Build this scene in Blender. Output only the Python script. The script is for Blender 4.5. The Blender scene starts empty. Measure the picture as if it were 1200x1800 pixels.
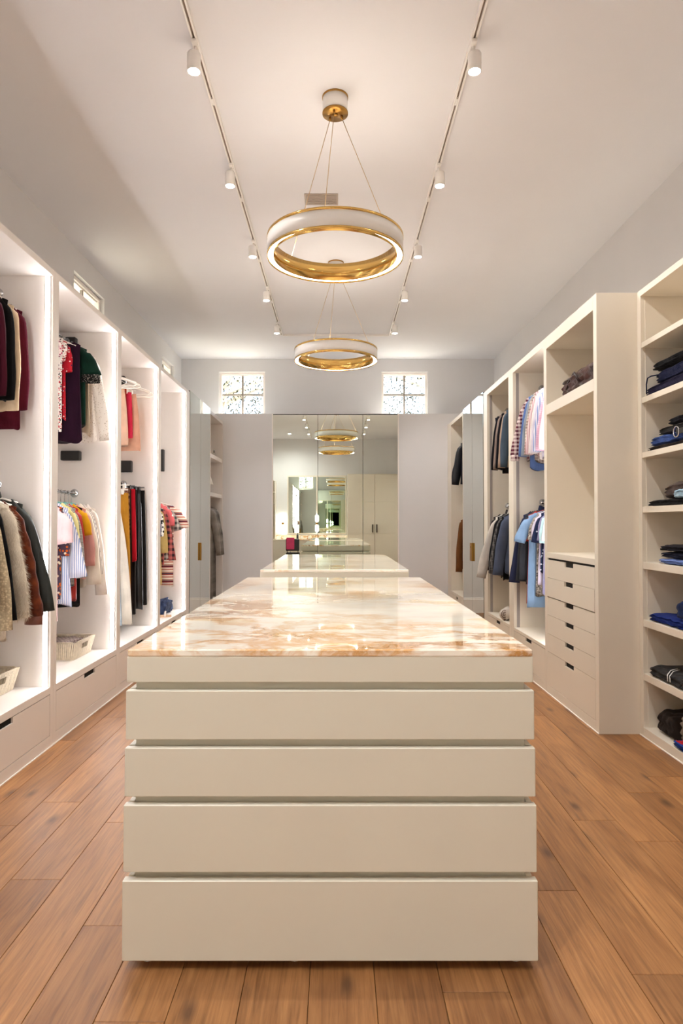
import bpy, bmesh, math, random
from mathutils import Vector, Matrix, noise
rnd = random.Random(7)
SC = bpy.context.scene
COL = SC.collection
PI = math.pi

# ------------------------------------------------------------------ camera
cam_d = bpy.data.cameras.new('camera')
cam_d.sensor_fit = 'VERTICAL'
cam_d.sensor_height = 36.0
cam_d.lens = 23.0
cam_d.shift_x = 8 / 1800
cam_d.clip_start = 0.05
cam = bpy.data.objects.new('camera', cam_d)
cam.location = (0, 0, 1.45)
cam.rotation_euler = (math.radians(91.0), 0, 0)
COL.objects.link(cam)
SC.camera = cam

# ------------------------------------------------------------------ sky, sun, exposure
world = bpy.data.worlds.new('world')
SC.world = world
world.use_nodes = True
wn = world.node_tree.nodes
sky = wn.new('ShaderNodeTexSky')
sky.sky_type = 'NISHITA'
sky.sun_disc = False
sky.sun_elevation = math.radians(48)
sky.sun_rotation = math.radians(20)
bgn = wn['Background']
bgn.inputs[1].default_value = 0.26
world.node_tree.links.new(sky.outputs[0], bgn.inputs[0])

sun_d = bpy.data.lights.new('sun', 'SUN')
sun_d.energy = 20.0
sun_d.angle = math.radians(0.8)
sun_d.color = (1.0, 0.95, 0.86)
sun = bpy.data.objects.new('sun', sun_d)
sun.location = (3, 20, 14)
sun.rotation_euler = Vector((-0.16, -0.62, -0.78)).to_track_quat('-Z', 'Y').to_euler()
COL.objects.link(sun)

SC.view_settings.view_transform = 'Standard'
SC.view_settings.look = 'None'
SC.view_settings.exposure = 1.17
SC.view_settings.gamma = 1.0
SC.view_settings.use_curve_mapping = False
SC.cycles.max_bounces = 14
SC.cycles.diffuse_bounces = 6
SC.cycles.glossy_bounces = 8
SC.cycles.transparent_max_bounces = 12
SC.cycles.sample_clamp_indirect = 6.0
LED_E = 15.5      # wardrobe LED strips
RING_E = 15.0     # ring chandelier diffusers
SPOT_W = 42.0     # each track spotlight
LENS_E = 60.0

# ------------------------------------------------------------------ helpers
def lin(c):
    if isinstance(c, str):
        c = tuple(int(c[i:i + 2], 16) / 255 for i in (0, 2, 4))
    return tuple((v / 12.92 if v <= 0.04045 else ((v + 0.055) / 1.055) ** 2.4) for v in c) + (1.0,)

def tag(o, label=None, cat=None, group=None, kind=None):
    if label: o['label'] = label
    if cat: o['category'] = cat
    if group: o['group'] = group
    if kind: o['kind'] = kind
    return o

def thing(name, label, cat, loc=(0, 0, 0), rz=0.0, group=None):
    o = bpy.data.objects.new(name, None)
    o.empty_display_size = 0.1
    o.location = loc
    o.rotation_euler = (0, 0, rz)
    COL.objects.link(o)
    return tag(o, label, cat, group)

class MB:
    """collects shapes into one mesh"""
    def __init__(self):
        self.v = []; self.f = []; self.sm = []
    def add(self, vs, fs, smooth=False):
        o = len(self.v)
        self.v += [tuple(p) for p in vs]
        self.f += [tuple(i + o for i in f) for f in fs]
        self.sm += [smooth] * len(fs)
        return self
    def box(self, x0, x1, y0, y1, z0, z1, b=0.0):
        if x0 > x1: x0, x1 = x1, x0
        if y0 > y1: y0, y1 = y1, y0
        if z0 > z1: z0, z1 = z1, z0
        b = min(b, (x1 - x0) * .45, (y1 - y0) * .45, (z1 - z0) * .45)
        if b <= 0:
            vs = [(x, y, z) for z in (z0, z1) for y in (y0, y1) for x in (x0, x1)]
            return self.add(vs, [(0, 2, 3, 1), (4, 5, 7, 6), (0, 1, 5, 4), (2, 6, 7, 3), (0, 4, 6, 2), (1, 3, 7, 5)])
        vs = []; idx = {}
        c = ((x0, x1), (y0, y1), (z0, z1))
        for sx in (0, 1):
            for sy in (0, 1):
                for sz in (0, 1):
                    base = [c[0][sx], c[1][sy], c[2][sz]]
                    sg = [1 if s == 0 else -1 for s in (sx, sy, sz)]
                    for k in range(3):
                        p = list(base)
                        for m in range(3):
                            if m != k: p[m] += sg[m] * b
                        idx[(sx, sy, sz, k)] = len(vs); vs.append(p)
        fs = []
        for k in range(3):
            a, d = [m for m in range(3) if m != k]
            for s in (0, 1):
                q = []
                for (u, w) in ((0, 0), (1, 0), (1, 1), (0, 1)):
                    t = [0, 0, 0]; t[k] = s; t[a] = u; t[d] = w
                    q.append(idx[(t[0], t[1], t[2], k)])
                fs.append(q)
        for k in range(3):
            a, d = [m for m in range(3) if m != k]
            for u in (0, 1):
                for w in (0, 1):
                    q = []
                    for (s, face) in ((0, a), (1, a), (1, d), (0, d)):
                        t = [0, 0, 0]; t[k] = s; t[a] = u; t[d] = w
                        q.append(idx[(t[0], t[1], t[2], face)])
                    fs.append(q)
        for sx in (0, 1):
            for sy in (0, 1):
                for sz in (0, 1):
                    fs.append([idx[(sx, sy, sz, k)] for k in range(3)])
        return self.add(vs, fs)
    def prism(self, poly, axis, a0, a1):
        """poly: 2D points; axis: extrude axis"""
        n = len(poly); vs = []
        for a in (a0, a1):
            for (u, w) in poly:
                vs.append({'x': (a, u, w), 'y': (u, a, w), 'z': (u, w, a)}[axis])
        fs = [tuple(range(n))[::-1], tuple(range(n, 2 * n))]
        fs += [(i, (i + 1) % n, (i + 1) % n + n, i + n) for i in range(n)]
        return self.add(vs, fs)
    def tube(self, pts, r, n=10, caps=True):
        pts = [Vector(p) for p in pts]
        rs = r if isinstance(r, (list, tuple)) else [r] * len(pts)
        vs = []; fs = []; prev = None
        for i, p in enumerate(pts):
            t = (pts[min(i + 1, len(pts) - 1)] - pts[max(i - 1, 0)]).normalized()
            if prev is None:
                ref = Vector((0, 0, 1)) if abs(t.z) < .9 else Vector((1, 0, 0))
                u = t.cross(ref).normalized()
            else:
                u = (prev - t * prev.dot(t)).normalized()
            prev = u
            w = t.cross(u)
            for k in range(n):
                a = 2 * PI * k / n
                vs.append(p + (u * math.cos(a) + w * math.sin(a)) * rs[i])
        for i in range(len(pts) - 1):
            for k in range(n):
                fs.append((i * n + k, i * n + (k + 1) % n, (i + 1) * n + (k + 1) % n, (i + 1) * n + k))
        if caps:
            fs.append(tuple(range(n))[::-1])
            fs.append(tuple((len(pts) - 1) * n + k for k in range(n)))
        return self.add(vs, fs, True)
    def lathe(self, prof, n=32, c=(0, 0, 0), axis='z', smooth=True, close=True):
        """prof: (r, h) pairs"""
        vs = []; fs = []; m = len(prof)
        for k in range(n):
            a = 2 * PI * k / n
            for (r, h) in prof:
                p = (r * math.cos(a), r * math.sin(a), h)
                if axis == 'y': p = (p[0], p[2], p[1])
                if axis == 'x': p = (p[2], p[0], p[1])
                vs.append((p[0] + c[0], p[1] + c[1], p[2] + c[2]))
        rng = m if close else m - 1
        for k in range(n):
            for i in range(rng):
                j = (i + 1) % m
                fs.append((k * m + i, ((k + 1) % n) * m + i, ((k + 1) % n) * m + j, k * m + j))
        return self.add(vs, fs, smooth)
    def grid(self, rows, closed=True, cap0=False, cap1=False, smooth=True):
        n = len(rows[0]); vs = [p for r in rows for p in r]; fs = []
        for i in range(len(rows) - 1):
            for k in range(n if closed else n - 1):
                fs.append((i * n + k, i * n + (k + 1) % n, (i + 1) * n + (k + 1) % n, (i + 1) * n + k))
        if cap0: fs.append(tuple(range(n))[::-1])
        if cap1: fs.append(tuple((len(rows) - 1) * n + k for k in range(n)))
        return self.add(vs, fs, smooth)
    def mesh(self, name):
        me = bpy.data.meshes.new(name)
        me.from_pydata(self.v, [], self.f)
        me.polygons.foreach_set('use_smooth', self.sm)
        bm = bmesh.new(); bm.from_mesh(me)
        bmesh.ops.recalc_face_normals(bm, faces=bm.faces)
        bm.to_mesh(me); bm.free()
        me.update()
        return me
    def build(self, name, mat, parent=None, loc=None, rz=None):
        me = self.mesh(name)
        me.materials.append(mat)
        o = bpy.data.objects.new(name, me)
        COL.objects.link(o)
        if parent is not None: o.parent = parent
        if loc is not None: o.location = loc
        if rz is not None: o.rotation_euler = (0, 0, rz)
        return o

def structure(o):
    o['kind'] = 'structure'
    return o

# ------------------------------------------------------------------ materials
def new_mat(name):
    m = bpy.data.materials.new(name)
    m.use_nodes = True
    nt = m.node_tree
    return m, nt, nt.nodes['Principled BSDF']

def N(nt, t, **kw):
    n = nt.nodes.new(t)
    for k, v in kw.items():
        if k.startswith('i_'):
            key = k[2:]
            key = int(key) if key.isdigit() else key
            n.inputs[key].default_value = v
        else:
            setattr(n, k, v)
    return n

def ramp(nt, src, stops, const=False):
    r = nt.nodes.new('ShaderNodeValToRGB')
    if const: r.color_ramp.interpolation = 'CONSTANT'
    e = r.color_ramp.elements
    while len(e) < len(stops): e.new(0.5)
    for i, (p, c) in enumerate(stops):
        e[i].position = p; e[i].color = c
    nt.links.new(src, r.inputs[0])
    return r

def coords(nt, scale=(1, 1, 1), rot=(0, 0, 0), kind='Object', rand=False):
    tc = nt.nodes.new('ShaderNodeTexCoord')
    mp = nt.nodes.new('ShaderNodeMapping')
    mp.inputs['Scale'].default_value = scale
    mp.inputs['Rotation'].default_value = rot
    if rand:
        oi = nt.nodes.new('ShaderNodeObjectInfo')
        ml = N(nt, 'ShaderNodeVectorMath', operation='SCALE')
        cb = nt.nodes.new('ShaderNodeCombineXYZ')
        nt.links.new(oi.outputs['Random'], cb.inputs[0]); nt.links.new(oi.outputs['Random'], cb.inputs[1]); nt.links.new(oi.outputs['Random'], cb.inputs[2])
        nt.links.new(cb.outputs[0], ml.inputs[0]); ml.inputs['Scale'].default_value = 37.0
        ad = N(nt, 'ShaderNodeVectorMath', operation='ADD')
        nt.links.new(tc.outputs[kind], ad.inputs[0]); nt.links.new(ml.outputs[0], ad.inputs[1])
        nt.links.new(ad.outputs[0], mp.inputs[0])
    else:
        nt.links.new(tc.outputs[kind], mp.inputs[0])
    return mp.outputs[0]

def bump(nt, bs, src, strength, dist=0.002):
    b = nt.nodes.new('ShaderNodeBump')
    b.inputs['Strength'].default_value = strength
    b.inputs['Distance'].default_value = dist
    nt.links.new(src, b.inputs['Height'])
    nt.links.new(b.outputs[0], bs.inputs['Normal'])

def paint(name, col, rough=0.4, nscale=3.0, amt=0.03, bmp=0.05, bscale=120):
    m, nt, bs = new_mat(name)
    c = lin(col)
    v = coords(nt)
    nz = N(nt, 'ShaderNodeTexNoise', i_Scale=nscale, i_Detail=3.0)
    nt.links.new(v, nz.inputs['Vector'])
    r = ramp(nt, nz.outputs[0], [(0.3, tuple(x * (1 - amt) for x in c[:3]) + (1,)), (0.7, tuple(min(1, x * (1 + amt)) for x in c[:3]) + (1,))])
    nt.links.new(r.outputs[0], bs.inputs['Base Color'])
    bs.inputs['Roughness'].default_value = rough
    if bmp:
        n2 = N(nt, 'ShaderNodeTexNoise', i_Scale=bscale, i_Detail=2.0)
        nt.links.new(v, n2.inputs['Vector'])
        bump(nt, bs, n2.outputs[0], bmp)
    return m

def metal(name, col, rough=0.2, brushed=False):
    m, nt, bs = new_mat(name)
    bs.inputs['Base Color'].default_value = lin(col)
    bs.inputs['Metallic'].default_value = 1.0
    v = coords(nt, (1, 1, 30) if brushed else (1, 1, 1))
    nz = N(nt, 'ShaderNodeTexNoise', i_Scale=9.0, i_Detail=4.0)
    nt.links.new(v, nz.inputs['Vector'])
    mr = N(nt, 'ShaderNodeMapRange', i_3=max(0.02, rough - .06), i_4=rough + .06)
    nt.links.new(nz.outputs[0], mr.inputs[0])
    nt.links.new(mr.outputs[0], bs.inputs['Roughness'])
    return m

def emit(name, col, e):
    m = bpy.data.materials.new(name); m.use_nodes = True
    nt = m.node_tree; nt.nodes.clear()
    em = N(nt, 'ShaderNodeEmission'); em.inputs[0].default_value = tuple(col) + (1,); em.inputs[1].default_value = e
    out = N(nt, 'ShaderNodeOutputMaterial'); nt.links.new(em.outputs[0], out.inputs[0])
    return m

def mirror_mat(name, col=(0.84, 0.90, 0.81)):
    m, nt, bs = new_mat(name)
    v = coords(nt)
    nz = N(nt, 'ShaderNodeTexNoise', i_Scale=0.6)
    nt.links.new(v, nz.inputs['Vector'])
    c = tuple(col) + (1,)
    r = ramp(nt, nz.outputs[0], [(0, tuple(x * .985 for x in c[:3]) + (1,)), (1, c)])
    nt.links.new(r.outputs[0], bs.inputs['Base Color'])
    bs.inputs['Metallic'].default_value = 1.0
    bs.inputs['Roughness'].default_value = 0.0
    return m

def glass_mat(name):
    m = bpy.data.materials.new(name); m.use_nodes = True
    nt = m.node_tree; nt.nodes.clear()
    tr = N(nt, 'ShaderNodeBsdfTransparent'); tr.inputs[0].default_value = (0.96, 0.98, 0.97, 1)
    gl = N(nt, 'ShaderNodeBsdfGlossy'); gl.inputs['Roughness'].default_value = 0.0
    lw = N(nt, 'ShaderNodeLayerWeight', i_Blend=0.5)
    pw = N(nt, 'ShaderNodeMath', operation='POWER'); pw.inputs[1].default_value = 4.0
    nt.links.new(lw.outputs['Facing'], pw.inputs[0])
    fr = N(nt, 'ShaderNodeMath', operation='MULTIPLY_ADD'); fr.inputs[1].default_value = 0.7; fr.inputs[2].default_value = 0.03
    nt.links.new(pw.outputs[0], fr.inputs[0])
    mx = N(nt, 'ShaderNodeMixShader')
    out = N(nt, 'ShaderNodeOutputMaterial')
    nt.links.new(fr.outputs[0], mx.inputs[0]); nt.links.new(tr.outputs[0], mx.inputs[1]); nt.links.new(gl.outputs[0], mx.inputs[2])
    nt.links.new(mx.outputs[0], out.inputs[0])
    return m

def oak(name):
    m, nt, bs = new_mat(name)
    v = coords(nt, (1, 1, 1), rand=True)
    vg = nt.nodes.new('ShaderNodeMapping'); vg.inputs['Scale'].default_value = (30, 1.3, 30)
    nt.links.new(v, vg.inputs[0])
    g = N(nt, 'ShaderNodeTexNoise', i_Scale=2.6, i_Detail=7.0, i_Roughness=0.62, i_Distortion=0.6)
    nt.links.new(vg.outputs[0], g.inputs['Vector'])
    vb = nt.nodes.new('ShaderNodeMapping'); vb.inputs['Scale'].default_value = (5.0, 0.9, 5.0)
    nt.links.new(v, vb.inputs[0])
    b = N(nt, 'ShaderNodeTexNoise', i_Scale=1.5, i_Detail=3.0, i_Distortion=1.2)
    nt.links.new(vb.outputs[0], b.inputs['Vector'])
    r1 = ramp(nt, g.outputs[0], [(0.28, lin('7a5330')), (0.5, lin('9a6b40')), (0.75, lin('ae7f4f'))])
    r2 = ramp(nt, b.outputs[0], [(0.30, (0.66, 0.58, 0.52, 1)), (0.50, (0.96, 0.95, 0.94, 1)), (0.72, (1.15, 1.13, 1.10, 1))])
    mx = N(nt, 'ShaderNodeMix', data_type='RGBA', blend_type='MULTIPLY'); mx.inputs[0].default_value = 0.75
    nt.links.new(r1.outputs[0], mx.inputs[6]); nt.links.new(r2.outputs[0], mx.inputs[7])
    # knots
    vk = nt.nodes.new('ShaderNodeMapping'); vk.inputs['Scale'].default_value = (3.2, 1.3, 0.01)
    nt.links.new(v, vk.inputs[0])
    vo = N(nt, 'ShaderNodeTexVoronoi', voronoi_dimensions='2D', i_Scale=0.75)
    nt.links.new(vk.outputs[0], vo.inputs['Vector'])
    rk = ramp(nt, vo.outputs['Distance'], [(0.015, (1, 1, 1, 1)), (0.075, (0, 0, 0, 1))])
    mk = N(nt, 'ShaderNodeMix', data_type='RGBA', blend_type='MIX'); mk.inputs[7].default_value = lin('4f3524')
    mkf = N(nt, 'ShaderNodeMath', operation='MULTIPLY'); mkf.inputs[1].default_value = 0.75
    nt.links.new(rk.outputs[0], mkf.inputs[0]); nt.links.new(mkf.outputs[0], mk.inputs[0]); nt.links.new(mx.outputs[2], mk.inputs[6])
    oi = nt.nodes.new('ShaderNodeObjectInfo')
    rr = ramp(nt, oi.outputs['Random'], [(0, (0.80, 0.77, 0.74, 1)), (0.5, (1.0, 1.0, 1.0, 1)), (1, (1.14, 1.13, 1.10, 1))])
    m3 = N(nt, 'ShaderNodeMix', data_type='RGBA', blend_type='MULTIPLY'); m3.inputs[0].default_value = 1.0
    nt.links.new(mk.outputs[2], m3.inputs[6]); nt.links.new(rr.outputs[0], m3.inputs[7])
    nt.links.new(m3.outputs[2], bs.inputs['Base Color'])
    mr = N(nt, 'ShaderNodeMapRange', i_3=0.36, i_4=0.56)
    nt.links.new(g.outputs[0], mr.inputs[0]); nt.links.new(mr.outputs[0], bs.inputs['Roughness'])
    bump(nt, bs, g.outputs[0], 0.15, 0.001)
    return m

def onyx(name, e):
    m, nt, bs = new_mat(name)
    v = coords(nt, (1.25, 1.9, 1.6), (0, 0, 0.10), rand=True)
    w = N(nt, 'ShaderNodeTexNoise', i_Scale=1.3, i_Detail=5.0, i_Roughness=0.55, i_Distortion=0.5)
    nt.links.new(v, w.inputs['Vector'])
    mxv = N(nt, 'ShaderNodeMix', data_type='RGBA', blend_type='LINEAR_LIGHT'); mxv.inputs[0].default_value = 0.42
    nt.links.new(v, mxv.inputs[6]); nt.links.new(w.outputs['Color'], mxv.inputs[7])
    # veins: ridges of a warped noise
    a = N(nt, 'ShaderNodeTexNoise', i_Scale=2.3, i_Detail=7.0, i_Roughness=0.62)
    nt.links.new(mxv.outputs[2], a.inputs['Vector'])
    s1 = N(nt, 'ShaderNodeMath', operation='SUBTRACT'); s1.inputs[1].default_value = 0.5
    nt.links.new(a.outputs[0], s1.inputs[0])
    ab = N(nt, 'ShaderNodeMath', operation='ABSOLUTE'); nt.links.new(s1.outputs[0], ab.inputs[0])
    vein = ramp(nt, ab.outputs[0], [(0.0, (1, 1, 1, 1)), (0.016, (0.8, 0.8, 0.8, 1)), (0.085, (0.0, 0.0, 0.0, 1))])
    # where the amber gathers
    amb = N(nt, 'ShaderNodeTexNoise', i_Scale=0.8, i_Detail=2.0)
    nt.links.new(v, amb.inputs['Vector'])
    rb = ramp(nt, amb.outputs[0], [(0.40, (0.12, 0.12, 0.12, 1)), (0.58, (1, 1, 1, 1))])
    mu = N(nt, 'ShaderNodeMath', operation='MULTIPLY')
    nt.links.new(vein.outputs[0], mu.inputs[0]); nt.links.new(rb.outputs[0], mu.inputs[1])
    cl = N(nt, 'ShaderNodeTexNoise', i_Scale=1.7, i_Detail=4.0, i_Distortion=0.4)
    nt.links.new(mxv.outputs[2], cl.inputs['Vector'])
    base = ramp(nt, cl.outputs[0], [(0.28, lin('e4d9c8')), (0.44, lin('f2eadb')), (0.58, lin('faf2e2')), (0.72, lin('f0d39b'))])
    vc = ramp(nt, amb.outputs[0], [(0.42, lin('e3bd85')), (0.54, lin('d3953f')), (0.68, lin('96602f'))])
    mc = N(nt, 'ShaderNodeMix', data_type='RGBA', blend_type='MIX')
    nt.links.new(mu.outputs[0], mc.inputs[0]); nt.links.new(base.outputs[0], mc.inputs[6]); nt.links.new(vc.outputs[0], mc.inputs[7])
    nt.links.new(mc.outputs[2], bs.inputs['Base Color'])
    bs.inputs['Roughness'].default_value = 0.04
    bs.inputs['Coat Weight'].default_value = 0.6
    bs.inputs['Coat Roughness'].default_value = 0.01
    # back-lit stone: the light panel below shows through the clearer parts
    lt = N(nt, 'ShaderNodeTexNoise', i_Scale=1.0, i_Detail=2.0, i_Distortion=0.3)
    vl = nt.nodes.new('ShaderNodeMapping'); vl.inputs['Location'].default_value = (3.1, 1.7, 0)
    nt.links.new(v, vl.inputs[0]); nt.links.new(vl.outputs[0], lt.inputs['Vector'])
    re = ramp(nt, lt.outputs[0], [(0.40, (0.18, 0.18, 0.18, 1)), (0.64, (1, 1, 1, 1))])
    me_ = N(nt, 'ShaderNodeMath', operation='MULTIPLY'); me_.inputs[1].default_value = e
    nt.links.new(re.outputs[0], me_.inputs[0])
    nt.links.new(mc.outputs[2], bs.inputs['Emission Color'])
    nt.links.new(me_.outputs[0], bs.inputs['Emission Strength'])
    return m

FAB = {}
def fab(name, c1, kind='plain', c2='ffffff', c3=None, sc=30.0, rough=0.9, ax='x', sheen=0.04, sub=0.0):
    if name in FAB: return FAB[name]
    m, nt, bs = new_mat('fabric_' + name)
    a, b = lin(c1), lin(c2)
    c = lin(c3) if c3 else b
    v = coords(nt)
    sep = N(nt, 'ShaderNodeSeparateXYZ'); nt.links.new(v, sep.inputs[0])
    def band(src, freq, lo=0.5):
        m1 = N(nt, 'ShaderNodeMath', operation='MULTIPLY'); m1.inputs[1].default_value = freq; nt.links.new(src, m1.inputs[0])
        m2 = N(nt, 'ShaderNodeMath', operation='FRACT'); nt.links.new(m1.outputs[0], m2.inputs[0])
        m3 = N(nt, 'ShaderNodeMath', operation='GREATER_THAN'); m3.inputs[1].default_value = lo; nt.links.new(m2.outputs[0], m3.inputs[0])
        return m3.outputs[0]
    def mix(f, p, q):
        mx = N(nt, 'ShaderNodeMix', data_type='RGBA')
        if isinstance(f, float): mx.inputs[0].default_value = f
        else: nt.links.new(f, mx.inputs[0])
        for s, i in ((p, 6), (q, 7)):
            if isinstance(s, tuple): mx.inputs[i].default_value = s
            else: nt.links.new(s, mx.inputs[i])
        return mx.outputs[2]
    h = None
    if kind == 'plain':
        nz = N(nt, 'ShaderNodeTexNoise', i_Scale=7.0, i_Detail=4.0); nt.links.new(v, nz.inputs['Vector'])
        r = ramp(nt, nz.outputs[0], [(0.3, tuple(x * .86 for x in a[:3]) + (1,)), (0.7, tuple(min(1, x * 1.08) for x in a[:3]) + (1,))])
        colr = r.outputs[0]
    elif kind == 'stripe':
        src = sep.outputs[{'x': 0, 'y': 1, 'z': 2}[ax]]
        colr = mix(band(src, sc), a, b)
    elif kind == 'multistripe':
        m1 = N(nt, 'ShaderNodeMath', operation='MULTIPLY'); m1.inputs[1].default_value = sc; nt.links.new(sep.outputs[2], m1.inputs[0])
        m2 = N(nt, 'ShaderNodeMath', operation='FRACT'); nt.links.new(m1.outputs[0], m2.inputs[0])
        colr = ramp(nt, m2.outputs[0], [(0, a), (0.2, lin('f1e6d6')), (0.36, b), (0.5, lin('2a2840')), (0.6, c), (0.8, lin('f1e6d6'))], True).outputs[0]
    elif kind == 'check':
        mm = N(nt, 'ShaderNodeMath', operation='ADD')
        nt.links.new(sep.outputs[0], mm.inputs[0]); nt.links.new(sep.outputs[1], mm.inputs[1])
        f1, f2 = band(mm.outputs[0], sc), band(sep.outputs[2], sc)
        ad = N(nt, 'ShaderNodeMath', operation='ADD'); nt.links.new(f1, ad.inputs[0]); nt.links.new(f2, ad.inputs[1])
        ml = N(nt, 'ShaderNodeMath', operation='MULTIPLY'); ml.inputs[1].default_value = 0.5; nt.links.new(ad.outputs[0], ml.inputs[0])
        mid = tuple((x + y) / 2 for x, y in zip(a, b))
        colr = ramp(nt, ml.outputs[0], [(0, a), (0.3, mid), (0.8, b)], True).outputs[0]
    elif kind in ('floral', 'dots'):
        vo = N(nt, 'ShaderNodeTexVoronoi', i_Scale=sc); nt.links.new(v, vo.inputs['Vector'])
        th = 0.42 if kind == 'floral' else 0.24
        f = N(nt, 'ShaderNodeMath', operation='LESS_THAN'); f.inputs[1].default_value = th; nt.links.new(vo.outputs['Distance'], f.inputs[0])
        sc_ = N(nt, 'ShaderNodeSeparateColor'); nt.links.new(vo.outputs['Color'], sc_.inputs[0])
        rc = ramp(nt, sc_.outputs[0], [(0, b), (0.5, c)], True)
        colr = mix(f.outputs[0], a, rc.outputs[0])
    elif kind == 'leopard':
        vo = N(nt, 'ShaderNodeTexNoise', i_Scale=sc, i_Detail=2.0); nt.links.new(v, vo.inputs['Vector'])
        colr = ramp(nt, vo.outputs[0], [(0.36, b), (0.46, c), (0.55, a)]).outputs[0]
    elif kind == 'wash':
        nz = N(nt, 'ShaderNodeTexNoise', i_Scale=sc, i_Detail=5.0); nt.links.new(v, nz.inputs['Vector'])
        colr = ramp(nt, nz.outputs[0], [(0.35, a), (0.65, b)]).outputs[0]
    elif kind == 'knit':
        vo = N(nt, 'ShaderNodeTexVoronoi', i_Scale=sc); nt.links.new(v, vo.inputs['Vector'])
        colr = ramp(nt, vo.outputs['Distance'], [(0.1, a), (0.6, tuple(x * .62 for x in a[:3]) + (1,))]).outputs[0]
        h = vo.outputs['Distance']
    nt.links.new(colr, bs.inputs['Base Color'])
    bs.inputs['Roughness'].default_value = rough
    bs.inputs['Sheen Weight'].default_value = sheen
    bs.inputs['Specular IOR Level'].default_value = 0.12 if rough > .6 else 0.4
    if h is None:
        n2 = N(nt, 'ShaderNodeTexNoise', i_Scale=160.0, i_Detail=1.0); nt.links.new(v, n2.inputs['Vector']); h = n2.outputs[0]
        bump(nt, bs, h, 0.25, 0.002)
    else:
        bump(nt, bs, h, 0.6, 0.004)
    mpw = nt.nodes.new('ShaderNodeMapping'); mpw.inputs['Scale'].default_value = (1.0, 1.0, 0.16)
    nt.links.new(v, mpw.inputs[0])
    wr = N(nt, 'ShaderNodeTexNoise', i_Scale=24.0, i_Detail=2.5, i_Distortion=0.5); nt.links.new(mpw.outputs[0], wr.inputs['Vector'])
    b2 = nt.nodes.new('ShaderNodeBump'); b2.inputs['Strength'].default_value = 0.55; b2.inputs['Distance'].default_value = 0.012
    old = bs.inputs['Normal'].links[0].from_socket
    nt.links.new(old, b2.inputs['Normal']); nt.links.new(wr.outputs[0], b2.inputs['Height']); nt.links.new(b2.outputs[0], bs.inputs['Normal'])
    FAB[name] = m
    return m

M = {}
M['wall'] = paint('wall_paint', 'dedcdc', 0.75, 1.5, 0.02, 0.08, 90)
M['ceiling'] = paint('ceiling_plaster', 'e5e4e7', 0.8, 1.2, 0.015, 0.08, 50)
M['cab'] = paint('cabinet_lacquer', 'e6dfd9', 0.38, 2.0, 0.015, 0.02, 200)
M['cab_r'] = paint('cabinet_lacquer_ivory', 'e3d9c8', 0.38, 2.0, 0.015, 0.02, 200)
M['island'] = paint('island_lacquer', 'e2ddcc', 0.34, 2.0, 0.012, 0.015, 200)
M['dark'] = paint('shade_and_backing_black', '120e0b', 0.9, 4, 0.1, 0)  # near-black paint for shade in gaps, and for mirror backing boards
M['black'] = paint('black_plastic', '1c1a19', 0.45, 8, 0.1, 0.05)
M['darkmetal'] = metal('bronze_handle', '4a4038', 0.35)
M['white'] = paint('white_enamel', 'f1ede8', 0.35, 5, 0.01, 0.0)
M['frame'] = paint('window_frame_white', 'f3ece6', 0.45, 5, 0.01, 0.0)
M['muntin'] = paint('muntin_grey', '9b9288', 0.5, 5, 0.03, 0.0)
M['brass'] = metal('brushed_brass', 'e3ba6c', 0.20, True)
M['brass_d'] = metal('antique_brass', 'b08443', 0.3)
M['chrome'] = metal('polished_chrome', 'c9cbce', 0.08)
M['cable'] = metal('brass_cable', 'd0b48a', 0.4)
M['grey_channel'] = paint('aluminium_channel', '9f9690', 0.45, 6, 0.03, 0)
M['led'] = emit('led_strip_light', (0.99, 0.985, 1.0), LED_E)
M['ringled'] = emit('ring_diffuser', (1.0, 0.90, 0.78), RING_E)
M['ringtop'] = emit('ring_uplight', (1.0, 0.89, 0.76), RING_E * 0.80)
M['lens'] = emit('spot_lens', (1.0, 0.93, 0.84), LENS_E)
M['sconce'] = emit('sconce_glass', (1.0, 0.97, 0.93), 6.0)
M['mirror'] = mirror_mat('mirror_glass')
M['mirror2'] = mirror_mat('mirror_door_glass', (0.72, 0.77, 0.73))
M['glass'] = glass_mat('window_glass')
M['oak'] = oak('oiled_oak')
M['onyx'] = onyx('backlit_onyx', 0.15)
M['subfloor'] = paint('subfloor', '3a2a1e', 0.9, 5, 0.1, 0)
M['slot'] = paint('track_slot', '8d7b6c', 0.6, 9, 0.2, 0)
M['vent'] = paint('vent_enamel', 'b3a698', 0.5, 9, 0.03, 0)
M['rattan'] = paint('rattan_strip', 'cdbfa8', 0.7, 40, 0.12, 0.3, 60)
M['whiteplastic'] = paint('white_hanger_plastic', 'efe9df', 0.35, 8, 0.02, 0)
M['teal'] = paint('teal_flocked', '7fb5ad', 0.9, 20, 0.08, 0.1)
M['woodhanger'] = paint('wood_hanger', '8a6645', 0.45, 20, 0.1, 0.05)
M['bark'] = paint('tree_bark', 'b6ab9c', 0.9, 20, 0.2, 0.4, 60)
M['leaf'] = paint('tree_leaf', '2e3225', 0.7, 9, 0.2, 0)
M['stone_ground'] = paint('garden_ground', 'b7ad98', 0.95, 3, 0.1, 0.1)

# ------------------------------------------------------------------ room shell
XWL, XWR, YF, YP, YN, ZC = -2.77, 2.80, 11.61, 10.65, -1.42, 4.38
ZP = 3.243        # top of the half-height wall that carries the big mirror
T = 0.30

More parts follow.
